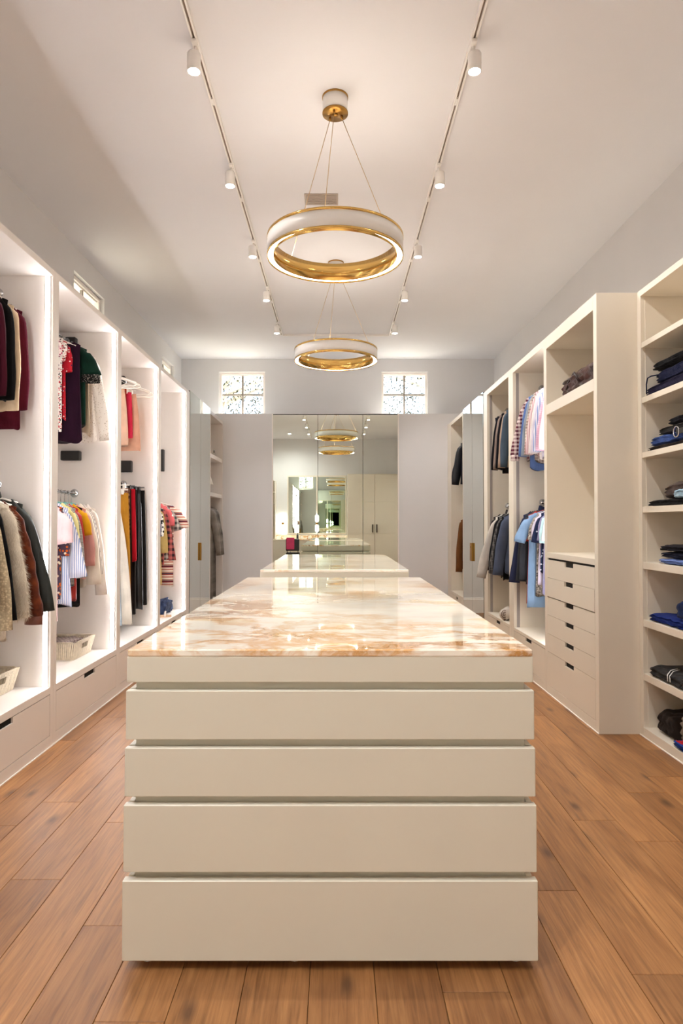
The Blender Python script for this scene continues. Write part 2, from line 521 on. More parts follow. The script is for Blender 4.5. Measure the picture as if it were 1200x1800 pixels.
floor = structure(MB().box(XWL - T, XWR + T, YN - T, YF + T, -0.16, -0.016).build('floor', M['subfloor']))
rows = {}
edges = [round(0.12 + 0.207 * k, 4) for k in range(-10, 11)]
fixed = {-1.329: 2.69, -1.536: 3.43, -0.915: 2.385, -0.708: 1.93, -1.122: 3.2, 0.741: 2.61, 0.948: 2.13, 1.569: 3.55, 1.362: 3.01, 0.327: 2.05}
plank_meshes = {}
for i in range(len(edges) - 1):
    x0, x1 = edges[i], edges[i + 1]
    j0 = next((y for e, y in fixed.items() if abs(e - x0) < 0.02), rnd.uniform(2.0, 4.0))
    cuts = [j0]
    while cuts[0] > YN: cuts.insert(0, cuts[0] - rnd.choice((1.75, 1.95, 2.15)))
    while cuts[-1] < YP: cuts.append(cuts[-1] + rnd.choice((1.75, 1.95, 2.15)))
    cuts[0] = YN; cuts[-1] = YP
    for a, b in zip(cuts[:-1], cuts[1:]):
        if b - a < 0.05: continue
        key = round(b - a, 2)
        if key not in plank_meshes:
            mb = MB(); mb.box(-0.1027, 0.1027, -(b - a) / 2 + 0.0009, (b - a) / 2 - 0.0009, -0.016, 0.0, 0.0014)
            me = mb.mesh('plank'); me.materials.append(M['oak']); plank_meshes[key] = me
        o = bpy.data.objects.new('plank', plank_meshes[key])
        o.location = ((x0 + x1) / 2, (a + b) / 2, 0)
        COL.objects.link(o); o.parent = floor

structure(MB().box(XWL - T, XWR + T, YN - T, YF + T, ZC, ZC + 0.2).build('ceiling', M['ceiling']))
structure(MB().box(XWR, XWR + T, YN - T, YF + T, -0.16, ZC).build('wall_right', M['wall']))
structure(MB().box(XWL, XWR, YN - T, YN, -0.16, ZC).build('wall_front', M['wall']))
# left wall with two high windows
WL = [(6.85, 7.75), (10.33, 11.09)]
WZ0, WZ1 = 3.30, 4.12
wl = MB().box(XWL - T, XWL, YN - T, YF + T, -0.16, WZ0).box(XWL - T, XWL, YN - T, YF + T, WZ1, ZC)
ys = [YN - T] + [v for p in WL for v in p] + [YF + T]
for k in range(0, len(ys), 2): wl.box(XWL - T, XWL, ys[k], ys[k + 1], WZ0, WZ1)
structure(wl.build('wall_left', M['wall']))
# back wall with two windows
WB = [(-2.10, -1.28), (0.795, 1.615)]
BZ0, BZ1 = 3.335, 4.151
wb = MB().box(XWL, XWR, YF, YF + T, -0.16, BZ0).box(XWL, XWR, YF, YF + T, BZ1, ZC)
xs = [XWL] + [v for p in WB for v in p] + [XWR]
for k in range(0, len(xs), 2): wb.box(xs[k], xs[k + 1], YF, YF + T, BZ0, BZ1)
structure(wb.build('wall_back', M['wall']))
structure(MB().box(XWL, XWR, YP, YF, -0.016, ZP, 0.003).build('wall_partition', M['wall']))
structure(MB().prism([(10.65, 0), (10.634, 0), (10.634, 0.215), (10.640, 0.225), (10.640, 0.24), (10.65, 0.245)], 'x', -1.855, 1.80).build('baseboard_back', M['frame']))

def window(n, axis, a0, a1, z0, z1, plane, sgn):
    """frame, cross muntins and four panes set back in the reveal"""
    def bx(mb, u0, u1, d0, d1, w0, w1, b=0.004):
        p0, p1 = plane + sgn * d0, plane + sgn * d1
        if axis == 'x': mb.box(u0, u1, p0, p1, w0, w1, b)
        else: mb.box(p0, p1, u0, u1, w0, w1, b)
        return mb
    fr = MB(); fw = 0.042
    bx(fr, a0, a1, .05, .13, z0, z0 + fw); bx(fr, a0, a1, .05, .13, z1 - fw, z1)
    bx(fr, a0, a0 + fw, .05, .13, z0 + fw, z1 - fw); bx(fr, a1 - fw, a1, .05, .13, z0 + fw, z1 - fw)
    f2 = fw + .014
    bx(fr, a0 + fw, a1 - fw, .075, .115, z0 + fw, z0 + f2); bx(fr, a0 + fw, a1 - fw, .075, .115, z1 - f2, z1 - fw)
    w = structure(fr.build('window_%d' % n, M['frame']))
    am, zm = (a0 + a1) / 2, (z0 + z1) / 2 + .012
    bx(MB(), am - .017, am + .017, .08, .112, z0 + f2, z1 - f2).build('muntin', M['muntin'], w)
    bx(MB(), a0 + fw, am - .0172, .081, .111, zm - .017, zm + .017).build('muntin', M['muntin'], w)
    bx(MB(), am + .0172, a1 - fw, .081, .111, zm - .017, zm + .017).build('muntin', M['muntin'], w)
    for (u0, u1) in ((a0 + fw, am - .017), (am + .017, a1 - fw)):
        for (w0, w1) in ((z0 + f2, zm - .017), (zm + .017, z1 - f2)):
            bx(MB(), u0, u1, .094, .098, w0, w1, 0).build('pane', M['glass'], w)
    return w
for i, (a, b) in enumerate(WB): window(i + 1, 'x', a, b, BZ0, BZ1, YF, 1)
for i, (a, b) in enumerate(WL): window(i + 3, 'y', a, b, WZ0, WZ1, XWL, -1)

# garden behind the windows
structure(MB().box(-30, 30, -14, 40, -0.4, -0.2).build('ground', M['stone_ground']))
def tree(x, y, h, rad, label, n, seed):
    r = random.Random(seed)
    t = thing('garden_tree', label, 'tree', (x, y, -0.2))
    mb = MB().tube([(0, 0, 0), (.1, 0, h * .3), (-.05, .05, h * .6), (0, 0, h * .85)], [.16, .13, .09, .04], 8)
    mb.build('trunk', M['bark'], t)
    br = MB()
    for k in range(26):
        z = h * r.uniform(.3, .8); a = r.uniform(0, 2 * PI); L = rad * r.uniform(.6, 1.0)
        p1 = (math.cos(a) * L * .5, math.sin(a) * L * .5, z + .25 * L); p2 = (math.cos(a) * L, math.sin(a) * L, z + r.uniform(.1, .6) * L)
        br.tube([(0, 0, z), p1, p2], [.045, .028, .012], 5)
    br.build('branch', M['bark'], t)['kind'] = 'stuff'
    lf = MB()
    for k in range(n):
        while True:
            p = Vector((r.uniform(-1, 1), r.uniform(-1, 1), r.uniform(-1, 1)))
            if p.length < 1: break
        p = Vector((p.x * rad, p.y * rad, h * .62 + p.z * h * .4))
        d = Vector((r.gauss(0, 1), r.gauss(0, 1), r.gauss(0, 1))).normalized(); e = d.orthogonal().normalized()
        s = r.uniform(.03, .06)
        lf.add([p - d * s, p + e * s * .45, p + d * s, p - e * s * .45], [(0, 1, 2, 3)])
    lf.build('foliage', M['leaf'], t)['kind'] = 'stuff'
tree(-3.0, 16.4, 7.5, 2.3, 'pale sunlit tree outside the left back window', 5200, 3)
tree(2.6, 16.8, 7.0, 2.3, 'pale sunlit tree outside the right back window', 5200, 5)

# ------------------------------------------------------------------ big mirror on the partition
mr = thing('wall_mirror', 'tall three panel mirror covering the back partition wall behind the far island', 'mirror', (-.026, 10.65, .26))
for (a, b) in ((-1.014, -.288), (-.282, .445), (.451, 1.014)):
    MB().box(a, b, -.018, -.008, 0, 2.96, .001).build('mirror_panel', M['mirror'], mr)
MB().box(-1.034, 1.034, -.008, 0, -.012, 2.972).build('backing_board', M['dark'], mr)
for (a, b) in ((-1.034, -1.0145), (1.0145, 1.034)):
    MB().box(a, b, -.022, -.008, -.012, 2.972, .002).build('side_trim', M['frame'], mr)

# ------------------------------------------------------------------ kitchen-style islands with onyx tops
def island(y0, y1, order):
    ix0, ix1 = -.688, .643
    t = thing('drawer_island', 'cream lacquered drawer island with horizontal bands, %s' % order, 'island', (0, y0, 0))
    L = y1 - y0
    MB().box(ix0 + .022, ix1 - .022, .032, L - .032, .032, 1.010).build('carcass', M['island'], t)
    bands = [(.929, 1.013), (.743, .903), (.559, .717), (.316, .533), (.032, .290)]
    for k, (a, b) in enumerate(bands):
        g = .0022 * k
        nm = 'front_rail' if k == 0 else 'drawer_front'
        MB().box(ix0 - g, ix1 + g, 0 - g, .022, a, b, .0025).build(nm, M['island'], t)
        MB().box(ix0 - g, ix1 + g, L - .022, L, a, b, .0025).build('end_panel', M['island'], t)
        n = 1 if k == 0 else 3
        seg = (L - .052) / n
        for s in range(n):
            p0, p1 = .026 + seg * s + .0015, .026 + seg * (s + 1) - .0015
            MB().box(ix0, ix0 + .02, p0, p1, a, b, .002).build('side_rail' if k == 0 else 'side_drawer_front', M['island'], t)
            MB().box(ix1 - .02, ix1, p0, p1, a, b, .002).build('side_rail' if k == 0 else 'side_drawer_front', M['island'], t)
    for fx in (ix0 + .06, -.14, ix1 - .05):
        for fy in (.06, L - .06):
            MB().lathe([(0, 0), (.022, 0), (.022, .006), (.010, .009), (.010, .034), (0, .034)], 12, (fx, fy, 0), close=False).build('levelling_foot', M['white'], t)
    return t
island(2.152, 5.02, 'standing nearest the camera')
island(5.86, 8.72, 'the far one in front of the tall mirror')
def countertop(y0, y1, label):
    mb = MB().box(-.686, .641, -(y1 - y0) / 2, (y1 - y0) / 2, 0, .0235, .004)
    o = mb.build('onyx_countertop', M['onyx'], None, (0, (y0 + y1) / 2, 1.0135))
    return tag(o, label, 'countertop')
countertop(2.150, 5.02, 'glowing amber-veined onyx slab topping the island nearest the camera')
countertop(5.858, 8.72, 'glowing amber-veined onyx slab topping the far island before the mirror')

# ------------------------------------------------------------------ wardrobe bays on the left
XL, XLB = -1.858, -2.60
def notch_front(x0, x1, ya, yb, z0, z1, na, nb, nh):
    """drawer front lying in the y-z plane with a finger notch at the top"""
    return MB().prism([(ya, z0), (yb, z0), (yb, z1), (nb, z1), (nb, z1 - nh), (na, z1 - nh), (na, z1), (ya, z1)], 'x', x0, x1)

def rail(parent, x, z, ya, yb, black=False):
    r = MB().tube([(x, ya + .012, z), (x, yb - .012, z)], .0125, 12).build('hanging_rail', M['chrome'], parent)
    for (y, s) in ((ya, 1), (yb, -1)):
        MB().lathe([(0, 0), (.036, 0), (.036, .005), (.020, .012), (.020, .02), (0, .02)] if s > 0 else [(0, 0), (.036, 0), (.036, -.005), (.020, -.012), (.020, -.02), (0, -.02)], 16, (x, y, z), 'y', close=False).build('rail_flange', M['chrome'], r)
    return r

def led(parent, xa, xb, y, s, z0, z1):
    MB().box(xa - .004, xb + .004, y, y + s * .004, z0, z1).build('led_channel', M['grey_channel'], parent)
    MB().box(xa, xb, y + s * .004, y + s * .007, z0 + .004, z1 - .004).build('led_strip', M['led'], parent)

def wardrobe_left(ya, yb, label, rails, lift):
    t = thing('wardrobe', label, 'wardrobe', (0, 0, 0))
    s = .045
    MB().box(XWL + .002, XL, ya + .0005, ya + s, 0, 3.115).build('side_panel', M['cab'], t)
    MB().box(XWL + .002, XL, yb - s, yb - .0005, 0, 3.115).build('side_panel', M['cab'], t)
    MB().box(XLB - .018, XLB, ya + s, yb - s, .389, 3.071).build('back_panel', M['cab'], t)
    MB().box(XWL + .002, XL, ya + s, yb - s, 3.071, 3.115, .0015).build('top_panel', M['cab'], t)
    MB().box(XLB - .018, XL, ya + s, yb - s, .343, .389, .0015).build('shelf', M['cab'], t)
    MB().box(XL - .02, XL, ya + s, yb - s, 0, .074, .001).build('plinth', M['cab'], t)
    MB().box(XL, XL + .006, ya, yb, 0, .006).build('floor_trim', M['frame'], t)
    ym = (ya + yb) / 2
    d = notch_front(XL - .012, XL - .0005, ya + s + .004, yb - s - .004, .078, .339, ym - .105, ym + .105, .034).build('drawer_front', M['cab'], t)
    MB().box(XL - .40, XL - .0125, ya + s + .0004, yb - s - .0004, .0745, .3425).build('drawer_shade_block', M['dark'], d)  # solid near-black block, painted shade for the drawer gaps and notch
    led(t, -1.905, -1.878, yb - s, -1, .389, 3.069)
    led(t, -1.905, -1.878, ya + s, 1, .389, 3.069)
    for z in rails: rail(t, -2.22, z, ya + s, yb - s)
    for (z0, z1, x0, x1) in lift:
        MB().box(x0, x1, yb - s - .055, yb - s, z0, z1, .006).build('pull_down_box', M['black'], t)
    return t
LB = [3.033, 4.305, 5.577, 6.849, 8.121]
ordn = ['nearest', 'second', 'third', 'fourth']
lifts = [
    [],
    [(2.94, 3.02, -2.29, -2.20), (1.98, 2.06, -2.32, -2.16)],
    [(2.88, 2.98, -2.28, -2.20), (1.98, 2.10, -2.25, -2.125)],
    [(2.09, 2.36, -2.17, -2.128)],
]
railz = [(2.955, 1.705), (2.955, 1.705), (2.93, 1.86), (2.955, 1.80)]
for k in range(4):
    wardrobe_left(LB[k], LB[k + 1], 'lit white wardrobe bay with drawer below, %s from the camera on the left' % ordn[k] if k else
                  'lit white wardrobe bay with drawer below, nearest the camera on the left', railz[k], lifts[k])

def mirrored_wardrobe(side, ya, seam, yb, top, label):
    s = 1 if side == 'L' else -1        # direction of the aisle
    xf = XL if side == 'L' else 1.803
    xw = XWL + .002 if side == 'L' else XWR - .002
    mat = M['cab'] if side == 'L' else M['cab_r']
    t = thing('mirrored_wardrobe', label, 'wardrobe', (0, 0, 0))
    MB().box(xw, xf - s * .024, ya, yb, 0, top - .01, .002).build('carcass', mat, t)
    MB().box(xf - s * .0238, xf - s * .0225, ya + .002, yb - .002, .012, top - .012).build('gap_shade_sheet', M['dark'], t)  # near-black sheet painted as the shade in the door gaps
    for (a, b, hy) in ((ya + .024, seam - .005, seam - .035), (seam + .005, yb - .012, seam + .035)):
        d = MB().box(xf - s * .022, xf - s * .004, a, b, .012, top, .001).build('door', M['black'], t)  # body coloured black so its edges read as shade in the seam
        MB().box(xf - s * .004, xf + s * .001, a, b, .012, top, .0008).build('mirror_glass', M['mirror2'], d)
        if side == 'R' or hy < seam:
            h = MB().box(xf + s * .002, xf + s * .024, hy - .02, hy + .02, .95, 1.19, .003)
            h.build('handle', M['brass_d'], d)['label'] = 'brass pull handle'
    return t
mirrored_wardrobe('L', 8.24, 8.907, 9.575, 3.135, 'tall mirror fronted wardrobe with one brass handle on the left')
MB2 = MB().box(XWL + .002, XL, 8.1215, 8.2395, 0, 3.115, .002).build('filler_panel', M['cab'])
tag(MB2, 'narrow white filler panel between fourth left wardrobe and the mirrored doors', 'panel')

def open_bay_left():
    ya, yb = 9.577, 10.645
    t = thing('open_wardrobe', 'open wardrobe with two shelves at the far end of the left side', 'wardrobe', (0, 0, 0))
    MB().box(XWL + .002, XL, ya, ya + .03, 0, 3.115, .001).build('side_panel', M['cab'], t)
    MB().box(XWL + .002, XL, yb - .04, yb, 0, 3.115, .001).build('side_panel', M['cab'], t)
    MB().box(XLB - .018, XLB, ya + .03, yb - .04, .2, 3.06).build('back_panel', M['cab'], t)
    MB().box(XWL + .002, XL, ya + .03, yb - .04, 3.06, 3.115, .001).build('top_panel', M['cab'], t)
    for z in (2.46, 1.885): MB().box(XLB, XL - .01, ya + .03, yb - .04, z - .03, z + .03, .001).build('shelf', M['cab'], t)
    MB().box(XLB, XL, ya + .03, yb - .04, 0, .2, .001).build('base_panel', M['cab'], t)
    rail(t, -2.12, 1.80, ya + .03, yb - .04)
open_bay_left()

# ------------------------------------------------------------------ right side
XR, XRB = 1.803, 2.58
ZR = 3.055
def wardrobe_right(ya, yb, s0, s1, label, rails, lednear, rx):
    t = thing('wardrobe', label, 'wardrobe', (0, 0, 0))
    MB().box(XR, XWR - .002, ya + .0005, ya + s0, 0, ZR, .0015).build('side_panel', M['cab_r'], t)
    MB().box(XR, XWR - .002, yb - s1, yb - .0005, 0, ZR, .0015).build('side_panel', M['cab_r'], t)
    a, b = ya + s0, yb - s1
    MB().box(XRB, XRB + .018, a, b, .39, 2.993).build('back_panel', M['cab_r'], t)
    MB().box(XR, XWR - .002, a, b, 2.993, ZR, .0015).build('top_panel', M['cab_r'], t)
    MB().box(XR, XRB + .018, a, b, .362, .392, .0015).build('shelf', M['cab_r'], t)
    MB().box(XR, XR + .02, a, b, 0, .074, .001).build('plinth', M['cab_r'], t)
    MB().box(XR - .006, XR, ya, yb, 0, .006).build('floor_trim', M['frame'], t)
    ym = (a + b) / 2
    d = notch_front(XR + .0005, XR + .012, a + .004, b - .004, .078, .358, ym - .095, ym + .095, .034).build('drawer_front', M['cab_r'], t)
    MB().box(XR + .0125, XR + .40, a + .0004, b - .0004, .0745, .3615).build('drawer_shade_block', M['dark'], d)  # painted shade behind the front: a solid dark block
    # unlit channel on the far panel, lit strip on the near one
    MB().box(XR + .03, XR + .06, b - .004, b, .393, 2.99).build('led_channel', M['grey_channel'], t)
    if lednear: led(t, XR + .025, XR + .05, a, 1, .393, 2.99)
    for z in rails: rail(t, rx, z, a, b)
    return t
wardrobe_right(5.652, 6.775, .035, .09, 'wardrobe of hanging shirts beside the tall drawer unit on the right', (2.83, 1.665), True, 2.10)
wardrobe_right(6.775, 8.03, .087, .19, 'wardrobe between the shirt wardrobe and mirrored doors on the right', (2.80, 1.66), False, 2.05)
mirrored_wardrobe('R', 8.035, 8.72, 9.352, 3.075, 'tall mirror fronted wardrobe with paired brass handles on the right')

def open_bay_right():
    ya, yb = 9.355, 10.645
    t = thing('open_wardrobe', 'open wardrobe holding dark jackets at the far end of the right side', 'wardrobe', (0, 0, 0))
    MB().box(XR, XWR - .002, ya, ya + .03, 0, ZR, .001).build('side_panel', M['cab_r'], t)
    MB().box(XR, XWR - .002, 10.34, yb, 0, ZR, .001).build('side_panel', M['cab_r'], t)
    MB().box(XRB, XRB + .018, ya + .03, 10.34, .39, 3.0).build('back_panel', M['cab_r'], t)
    MB().box(XR, XWR - .002, ya + .03, 10.34, 3.0, ZR, .001).build('top_panel', M['cab_r'], t)
    MB().box(XR, XRB + .018, ya + .03, 10.34, .345, .39, .001).build('shelf', M['cab_r'], t)
    d = notch_front(XR + .0005, XR + .022, ya + .033, 10.337, .077, .342, 9.77, 9.93, .04).build('drawer_front', M['cab_r'], t)
    MB().box(XR + .0225, XR + .40, ya + .05, 10.30, .085, .338).build('drawer_shade_block', M['dark'], d)  # dark block whose colour stands for shade inside the notch
    MB().box(XR, XR + .02, ya + .03, 10.34, 0, .074, .001).build('plinth', M['cab_r'], t)
    for z in (2.80, 1.62): rail(t, 2.15, z, ya + .03, 10.34)
open_bay_right()

def drawer_unit():
    ya, yb = 4.525, 5.65
    t = thing('drawer_unit', 'tall right hand unit with open niche above six notched drawers', 'cabinet', (0, 0, 0))
    a, b = 4.585, 5.617
    MB().box(XR, XWR - .002, ya, a, 0, ZR, .0015).build('side_panel', M['cab_r'], t)
    MB().box(XR, XWR - .002, b, yb, 0, ZR, .0015).build('side_panel', M['cab_r'], t)
    MB().box(XRB, XRB + .018, a, b, .08, 2.953).build('back_panel', M['cab_r'], t)
    MB().box(XR, XWR - .002, a, b, 2.953, ZR, .0015).build('top_panel', M['cab_r'], t)
    MB().box(XR, XRB, a, b, 2.383, 2.469, .0015).build('shelf', M['cab_r'], t)
    MB().box(XR, XRB, a, b, 1.157, 1.202, .0015).build('niche_base', M['cab_r'], t)
    MB().box(XR, XR + .02, a, b, 0, .074, .001).build('plinth', M['cab_r'], t)
    MB().box(XR - .006, XR, ya, yb, 0, .006).build('floor_trim', M['frame'], t)
    MB().box(XR + .0135, XRB, a + .0004, b - .0004, .0745, 1.1565).build('drawer_stack_shade', M['dark'], t)  # one near-black block, shade painted behind all six fronts
    cuts = [1.150, .988, .828, .671, .511, .359, .076]
    for k in range(6):
        z1 = cuts[k] - (.010 if k == 0 else .006 if k == 2 else .0015); z0 = cuts[k + 1] + .0015
        dx = .004 if k in (1,) else 0.0
        notch_front(XR + .0005 - dx, XR + .013, a + .0035, b - .0035, z0, z1, 5.005, 5.195, .036).build('drawer_front', M['cab_r'], t)
drawer_unit()

XB = 2.085
def bookcase():
    ya, yb = 2.60, 4.523
    t = thing('shelf_unit', 'open shelf unit of folded clothes at the right edge', 'shelves', (0, 0, 0))
    MB().box(XB, XWR - .002, yb - .05, yb, 0, ZR, .0015).build('side_panel', M['cab_r'], t)
    MB().box(XB + .03, XB + .36, yb - .054, yb - .05, .064, 3.0).build('panel_lining', M['cab_r'], t)
    MB().box(XB, XWR - .002, ya, ya + .05, 0, ZR, .0015).build('side_panel', M['cab_r'], t)
    MB().box(XB + .42, XB + .438, ya + .05, yb - .05, 0, 3.01).build('back_panel', M['cab_r'], t)
    MB().box(XB, XWR - .002, ya + .05, yb - .05, 3.012, ZR, .0015).build('top_panel', M['cab_r'], t)
    for (a, b) in ((2.652, 2.689), (2.272, 2.311), (1.897, 1.935), (1.523, 1.564), (1.141, 1.188), (.749, .796), (.384, .432)):
        MB().box(XB + .002, XB + .42, ya + .05, yb - .054, a, b, .0015).build('shelf', M['cab_r'], t)
    MB().box(XB, XB + .42, ya + .05, yb - .05, 0, .064, .0015).build('base_panel', M['cab_r'], t)
    MB().box(XB - .006, XB, ya, yb, 0, .006).build('floor_trim', M['frame'], t)
bookcase()

# ------------------------------------------------------------------ ring chandeliers
def ring(x, y, label):
    t = thing('ring_chandelier', label, 'chandelier', (x, y, 0))
    R, z0, z1 = .463, 3.262, 3.398
    MB().lathe([(R, z0 + .018), (R, z1 - .018), (R - .004, z1 - .018), (R - .004, z0 + .018)], 96).build('outer_band', M['white'], t)
    for (a, b) in ((z0, z0 + .018), (z1 - .018, z1)):
        MB().lathe([(R + .0015, a), (R + .0015, b), (R - .006, b), (R - .006, a)], 96).build('brass_rim', M['brass'], t)
    ri = R - .044
    MB().lathe([(ri, z0 + .004), (ri, z1 - .004), (ri + .003, z1 - .004), (ri + .003, z0 + .004)], 96).build('inner_band', M['brass'], t)
    MB().lathe([(ri + .003, z0 + .020), (R - .006, z0 + .010), (R - .006, z0 + .016), (ri + .003, z0 + .026)], 96).build('diffuser', M['ringled'], t)['label'] = 'warm glowing underside diffuser'
    MB().lathe([(ri + .003, z1 - .026), (R - .006, z1 - .016), (R - .006, z1 - .010), (ri + .003, z1 - .020)], 96).build('diffuser', M['ringtop'], t)
    rc = .087
    c = MB().lathe([(0, ZC - .11), (rc - .002, ZC - .11), (rc - .002, ZC - .012), (0, ZC - .012)], 48, close=False).build('canopy', M['white'], t)
    MB().lathe([(0, ZC - .012), (rc + .002, ZC - .012), (rc + .002, ZC - .0005), (0, ZC - .0005)], 48, close=False).build('canopy_rim', M['brass_d'], c)
    MB().lathe([(0, ZC - .122), (rc + .001, ZC - .122), (rc + .001, ZC - .110), (0, ZC - .110)], 48, close=False).build('canopy_plate', M['brass_d'], c)
    for k, a in enumerate((-98, 20, 136)):
        a = math.radians(a); px, py = math.cos(a), math.sin(a)
        MB().lathe([(0, ZC - .145), (.008, ZC - .145), (.008, ZC - .122), (0, ZC - .122)], 10, (px * .05, py * .05, 0), close=False).build('cable_grip', M['brass_d'], c)
        MB().tube([(px * .05, py * .05, ZC - .14), (px * (R - .012), py * (R - .012), z1 - .006)], .0022, 6).build('cable', M['cable'], t)
    MB().lathe([(0, ZC - .135), (.02, ZC - .135), (.02, ZC - .122), (0, ZC - .122)], 12, close=False).build('canopy_boss', M['brass_d'], c)
ring(-.012, 4.444, 'white and brass ring chandelier hanging over the nearest island')
ring(-.012, 7.30, 'white and brass ring chandelier hanging over the far island')

# ------------------------------------------------------------------ track lighting
def track(x0, y0, x1, y1, label):
    t = thing('track_rail', label, 'track light', ((x0 + x1) / 2, (y0 + y1) / 2, ZC))
    along = 'y' if abs(y1 - y0) > abs(x1 - x0) else 'x'
    L = max(abs(y1 - y0), abs(x1 - x0)) / 2
    def bx(w0, w1, z0, z1, l0=-L, l1=L, b=0.001):
        return MB().box(w0, w1, l0, l1, z0, z1, b) if along == 'y' else MB().box(l0, l1, w0, w1, z0, z1, b)
    bx(-.018, -.0065, -.030, -.0005).build('channel_wall', M['white'], t)
    bx(.0065, .018, -.030, -.0005).build('channel_wall', M['white'], t)
    bx(-.0065, .0065, -.016, -.0006).build('conductor_slot', M['slot'], t)
    k = -L
    while k < L - .1:
        bx(-.0064, .0064, -.031, -.0165, k, min(k + .07, L)).build('joiner', M['white'], t)
        k += 1.36
track(-.855, YN + .4, -.855, 10.06, 'long white ceiling track along the left of the chandeliers')
track(.822, YN + .4, .822, 10.06, 'long white ceiling track along the right of the chandeliers')
track(-.835, 10.085, .802, 10.085, 'short white cross track on the ceiling before the back windows')

def spotlight(x, y, s, label, group):
    t = thing('track_spotlight', label, 'spotlight', (x, y, ZC), 0, group)
    MB().box(-.016, .016, -.075, .015, -.052, -.0315, .003).build('adapter', M['white'], t)
    MB().tube([(0, -.03, -.05), (0, -.03, -.075), (.008 * s, -.018, -.092)], .007, 8).build('stem', M['white'], t)
    cx = .014 * s
    h = MB().lathe([(0, -.072), (.037, -.072), (.041, -.078), (.041, -.185), (.036, -.185), (.034, -.170), (0, -.170)], 24, (cx, 0, 0), close=False).build('lamp_head', M['white'], t)
    MB().lathe([(0, -.191), (.020, -.189), (.0345, -.183), (.0335, -.178), (0, -.178)], 20, (cx, 0, 0), close=False).build('lens', M['lens'], h)
    ld = bpy.data.lights.new('spot_beam', 'SPOT')
    ld.energy = SPOT_W
    ld.color = (1.0, 0.99, 0.985)
    ld.spot_size = math.radians(106 if s > 0 else 86); ld.spot_blend = 0.7; ld.shadow_soft_size = 0.028
    lo = bpy.data.objects.new('spot_beam', ld)
    COL.objects.link(lo); lo.parent = t
    lo.location = (cx, 0, -.21)
    lo.rotation_euler = Vector(((.40 if s > 0 else -.02), -.04, -.90)).to_track_quat('-Z', 'Y').to_euler()
names = ['far behind the camera', 'just behind the front edge', 'nearest in view', 'second in view', 'third in view', 'fourth in view', 'fifth and farthest in view']
for k, y in enumerate((1.18, 2.55, 3.93, 5.28, 6.70, 8.02, 9.41)):
    spotlight(-.855, y, -1, 'white cylinder spotlight on the left track, %s' % names[k], 'spotlights on the left track')
    spotlight(.822, y, 1, 'white cylinder spotlight on the right track, %s' % names[k], 'spotlights on the right track')

def downlight(x, y, label, watts):
    t = thing('recessed_downlight', label, 'ceiling light', (x, y, ZC))
    MB().lathe([(.045, -.001), (.065, -.001), (.065, -.006), (.045, -.006)], 24).build('trim_ring', M['white'], t)
    MB().lathe([(0, -.002), (.0445, -.002), (.0445, -.004), (0, -.004)], 20, close=False).build('lens', M['lens'], t)
    ld = bpy.data.lights.new('downlight_beam', 'SPOT')
    ld.energy = watts; ld.color = (1.0, 0.99, 0.985)
    ld.spot_size = math.radians(165); ld.spot_blend = 1.0; ld.shadow_soft_size = 0.045
    lo = bpy.data.objects.new('downlight_beam', ld); COL.objects.link(lo); lo.parent = t; lo.location = (0, 0, -.02)
downlight(-1.55, -.05, 'round recessed downlight in the ceiling left of the camera', 150)

vt = thing('ceiling_vent', 'rectangular white air vent in the ceiling behind the near chandelier', 'vent', (-.14, 5.86, ZC))
MB().box(-.15, .15, -.10, .10, -.008, -.0005, .002).build('vent_plate', M['vent'], vt)
for k in range(8): MB().box(-.135, .135, -.084 + k * .022, -.072 + k * .022, -.013, -.0081, .001).build('vent_slat', M['vent'], vt)

# ------------------------------------------------------------------ clothes
M['fur_base'] = fab('fur_base', 'cfc2ae', 'plain', rough=1)
def body_mesh(hw, L, slope=.38, neck=.07, th=.034, flare=.95, fold=.010, seed=0, quilt=0, waist=.88, hemw=.02, n=30, rowsn=14, dip=.055):
    r = random.Random(seed); p1, p2, p3 = (r.uniform(0, 6) for _ in range(3))
    k1, k2 = r.choice((5, 6, 7)), r.choice((3, 4, 5))
    rws = []
    for i in range(rowsn + 1):
        t = i / rowsn
        row = []
        for j in range(n):
            a = 2 * PI * j / n
            c, s = math.cos(a), math.sin(a)
            xs_ = math.copysign(abs(c) ** .85, c); ys_ = math.copysign(abs(s) ** .7, s)
            w = hw * ((1 - t) ** 3 * 1.0 + (1 - (1 - t) ** 3) * (waist + (flare - waist) * t))
            d = .008 + (th - .008) * min(1, t * 4.5)
            if quilt: d *= 1 + .16 * abs(math.sin(t * PI * quilt))
            x = w * xs_ + fold * .6 * t * math.sin(k2 * a + p2)
            y = d * ys_ + fold * min(1, 1.6 * t) * math.sin(k1 * a + p1 + t * 1.2)
            zt = -slope * max(0, abs(x) - neck)
            if slope and abs(x) < neck * 1.25: zt -= (dip if s < 0 else dip * .4) * math.cos(x / (neck * 1.25) * PI / 2)
            tt = t ** 1.15
            z = zt * (1 - tt) + tt * (-L + hemw * math.sin(3 * a + p3))
            row.append((x, y, z))
        rws.append(row)
    mb = MB(); mb.grid(rws, True, True, True)
    return mb
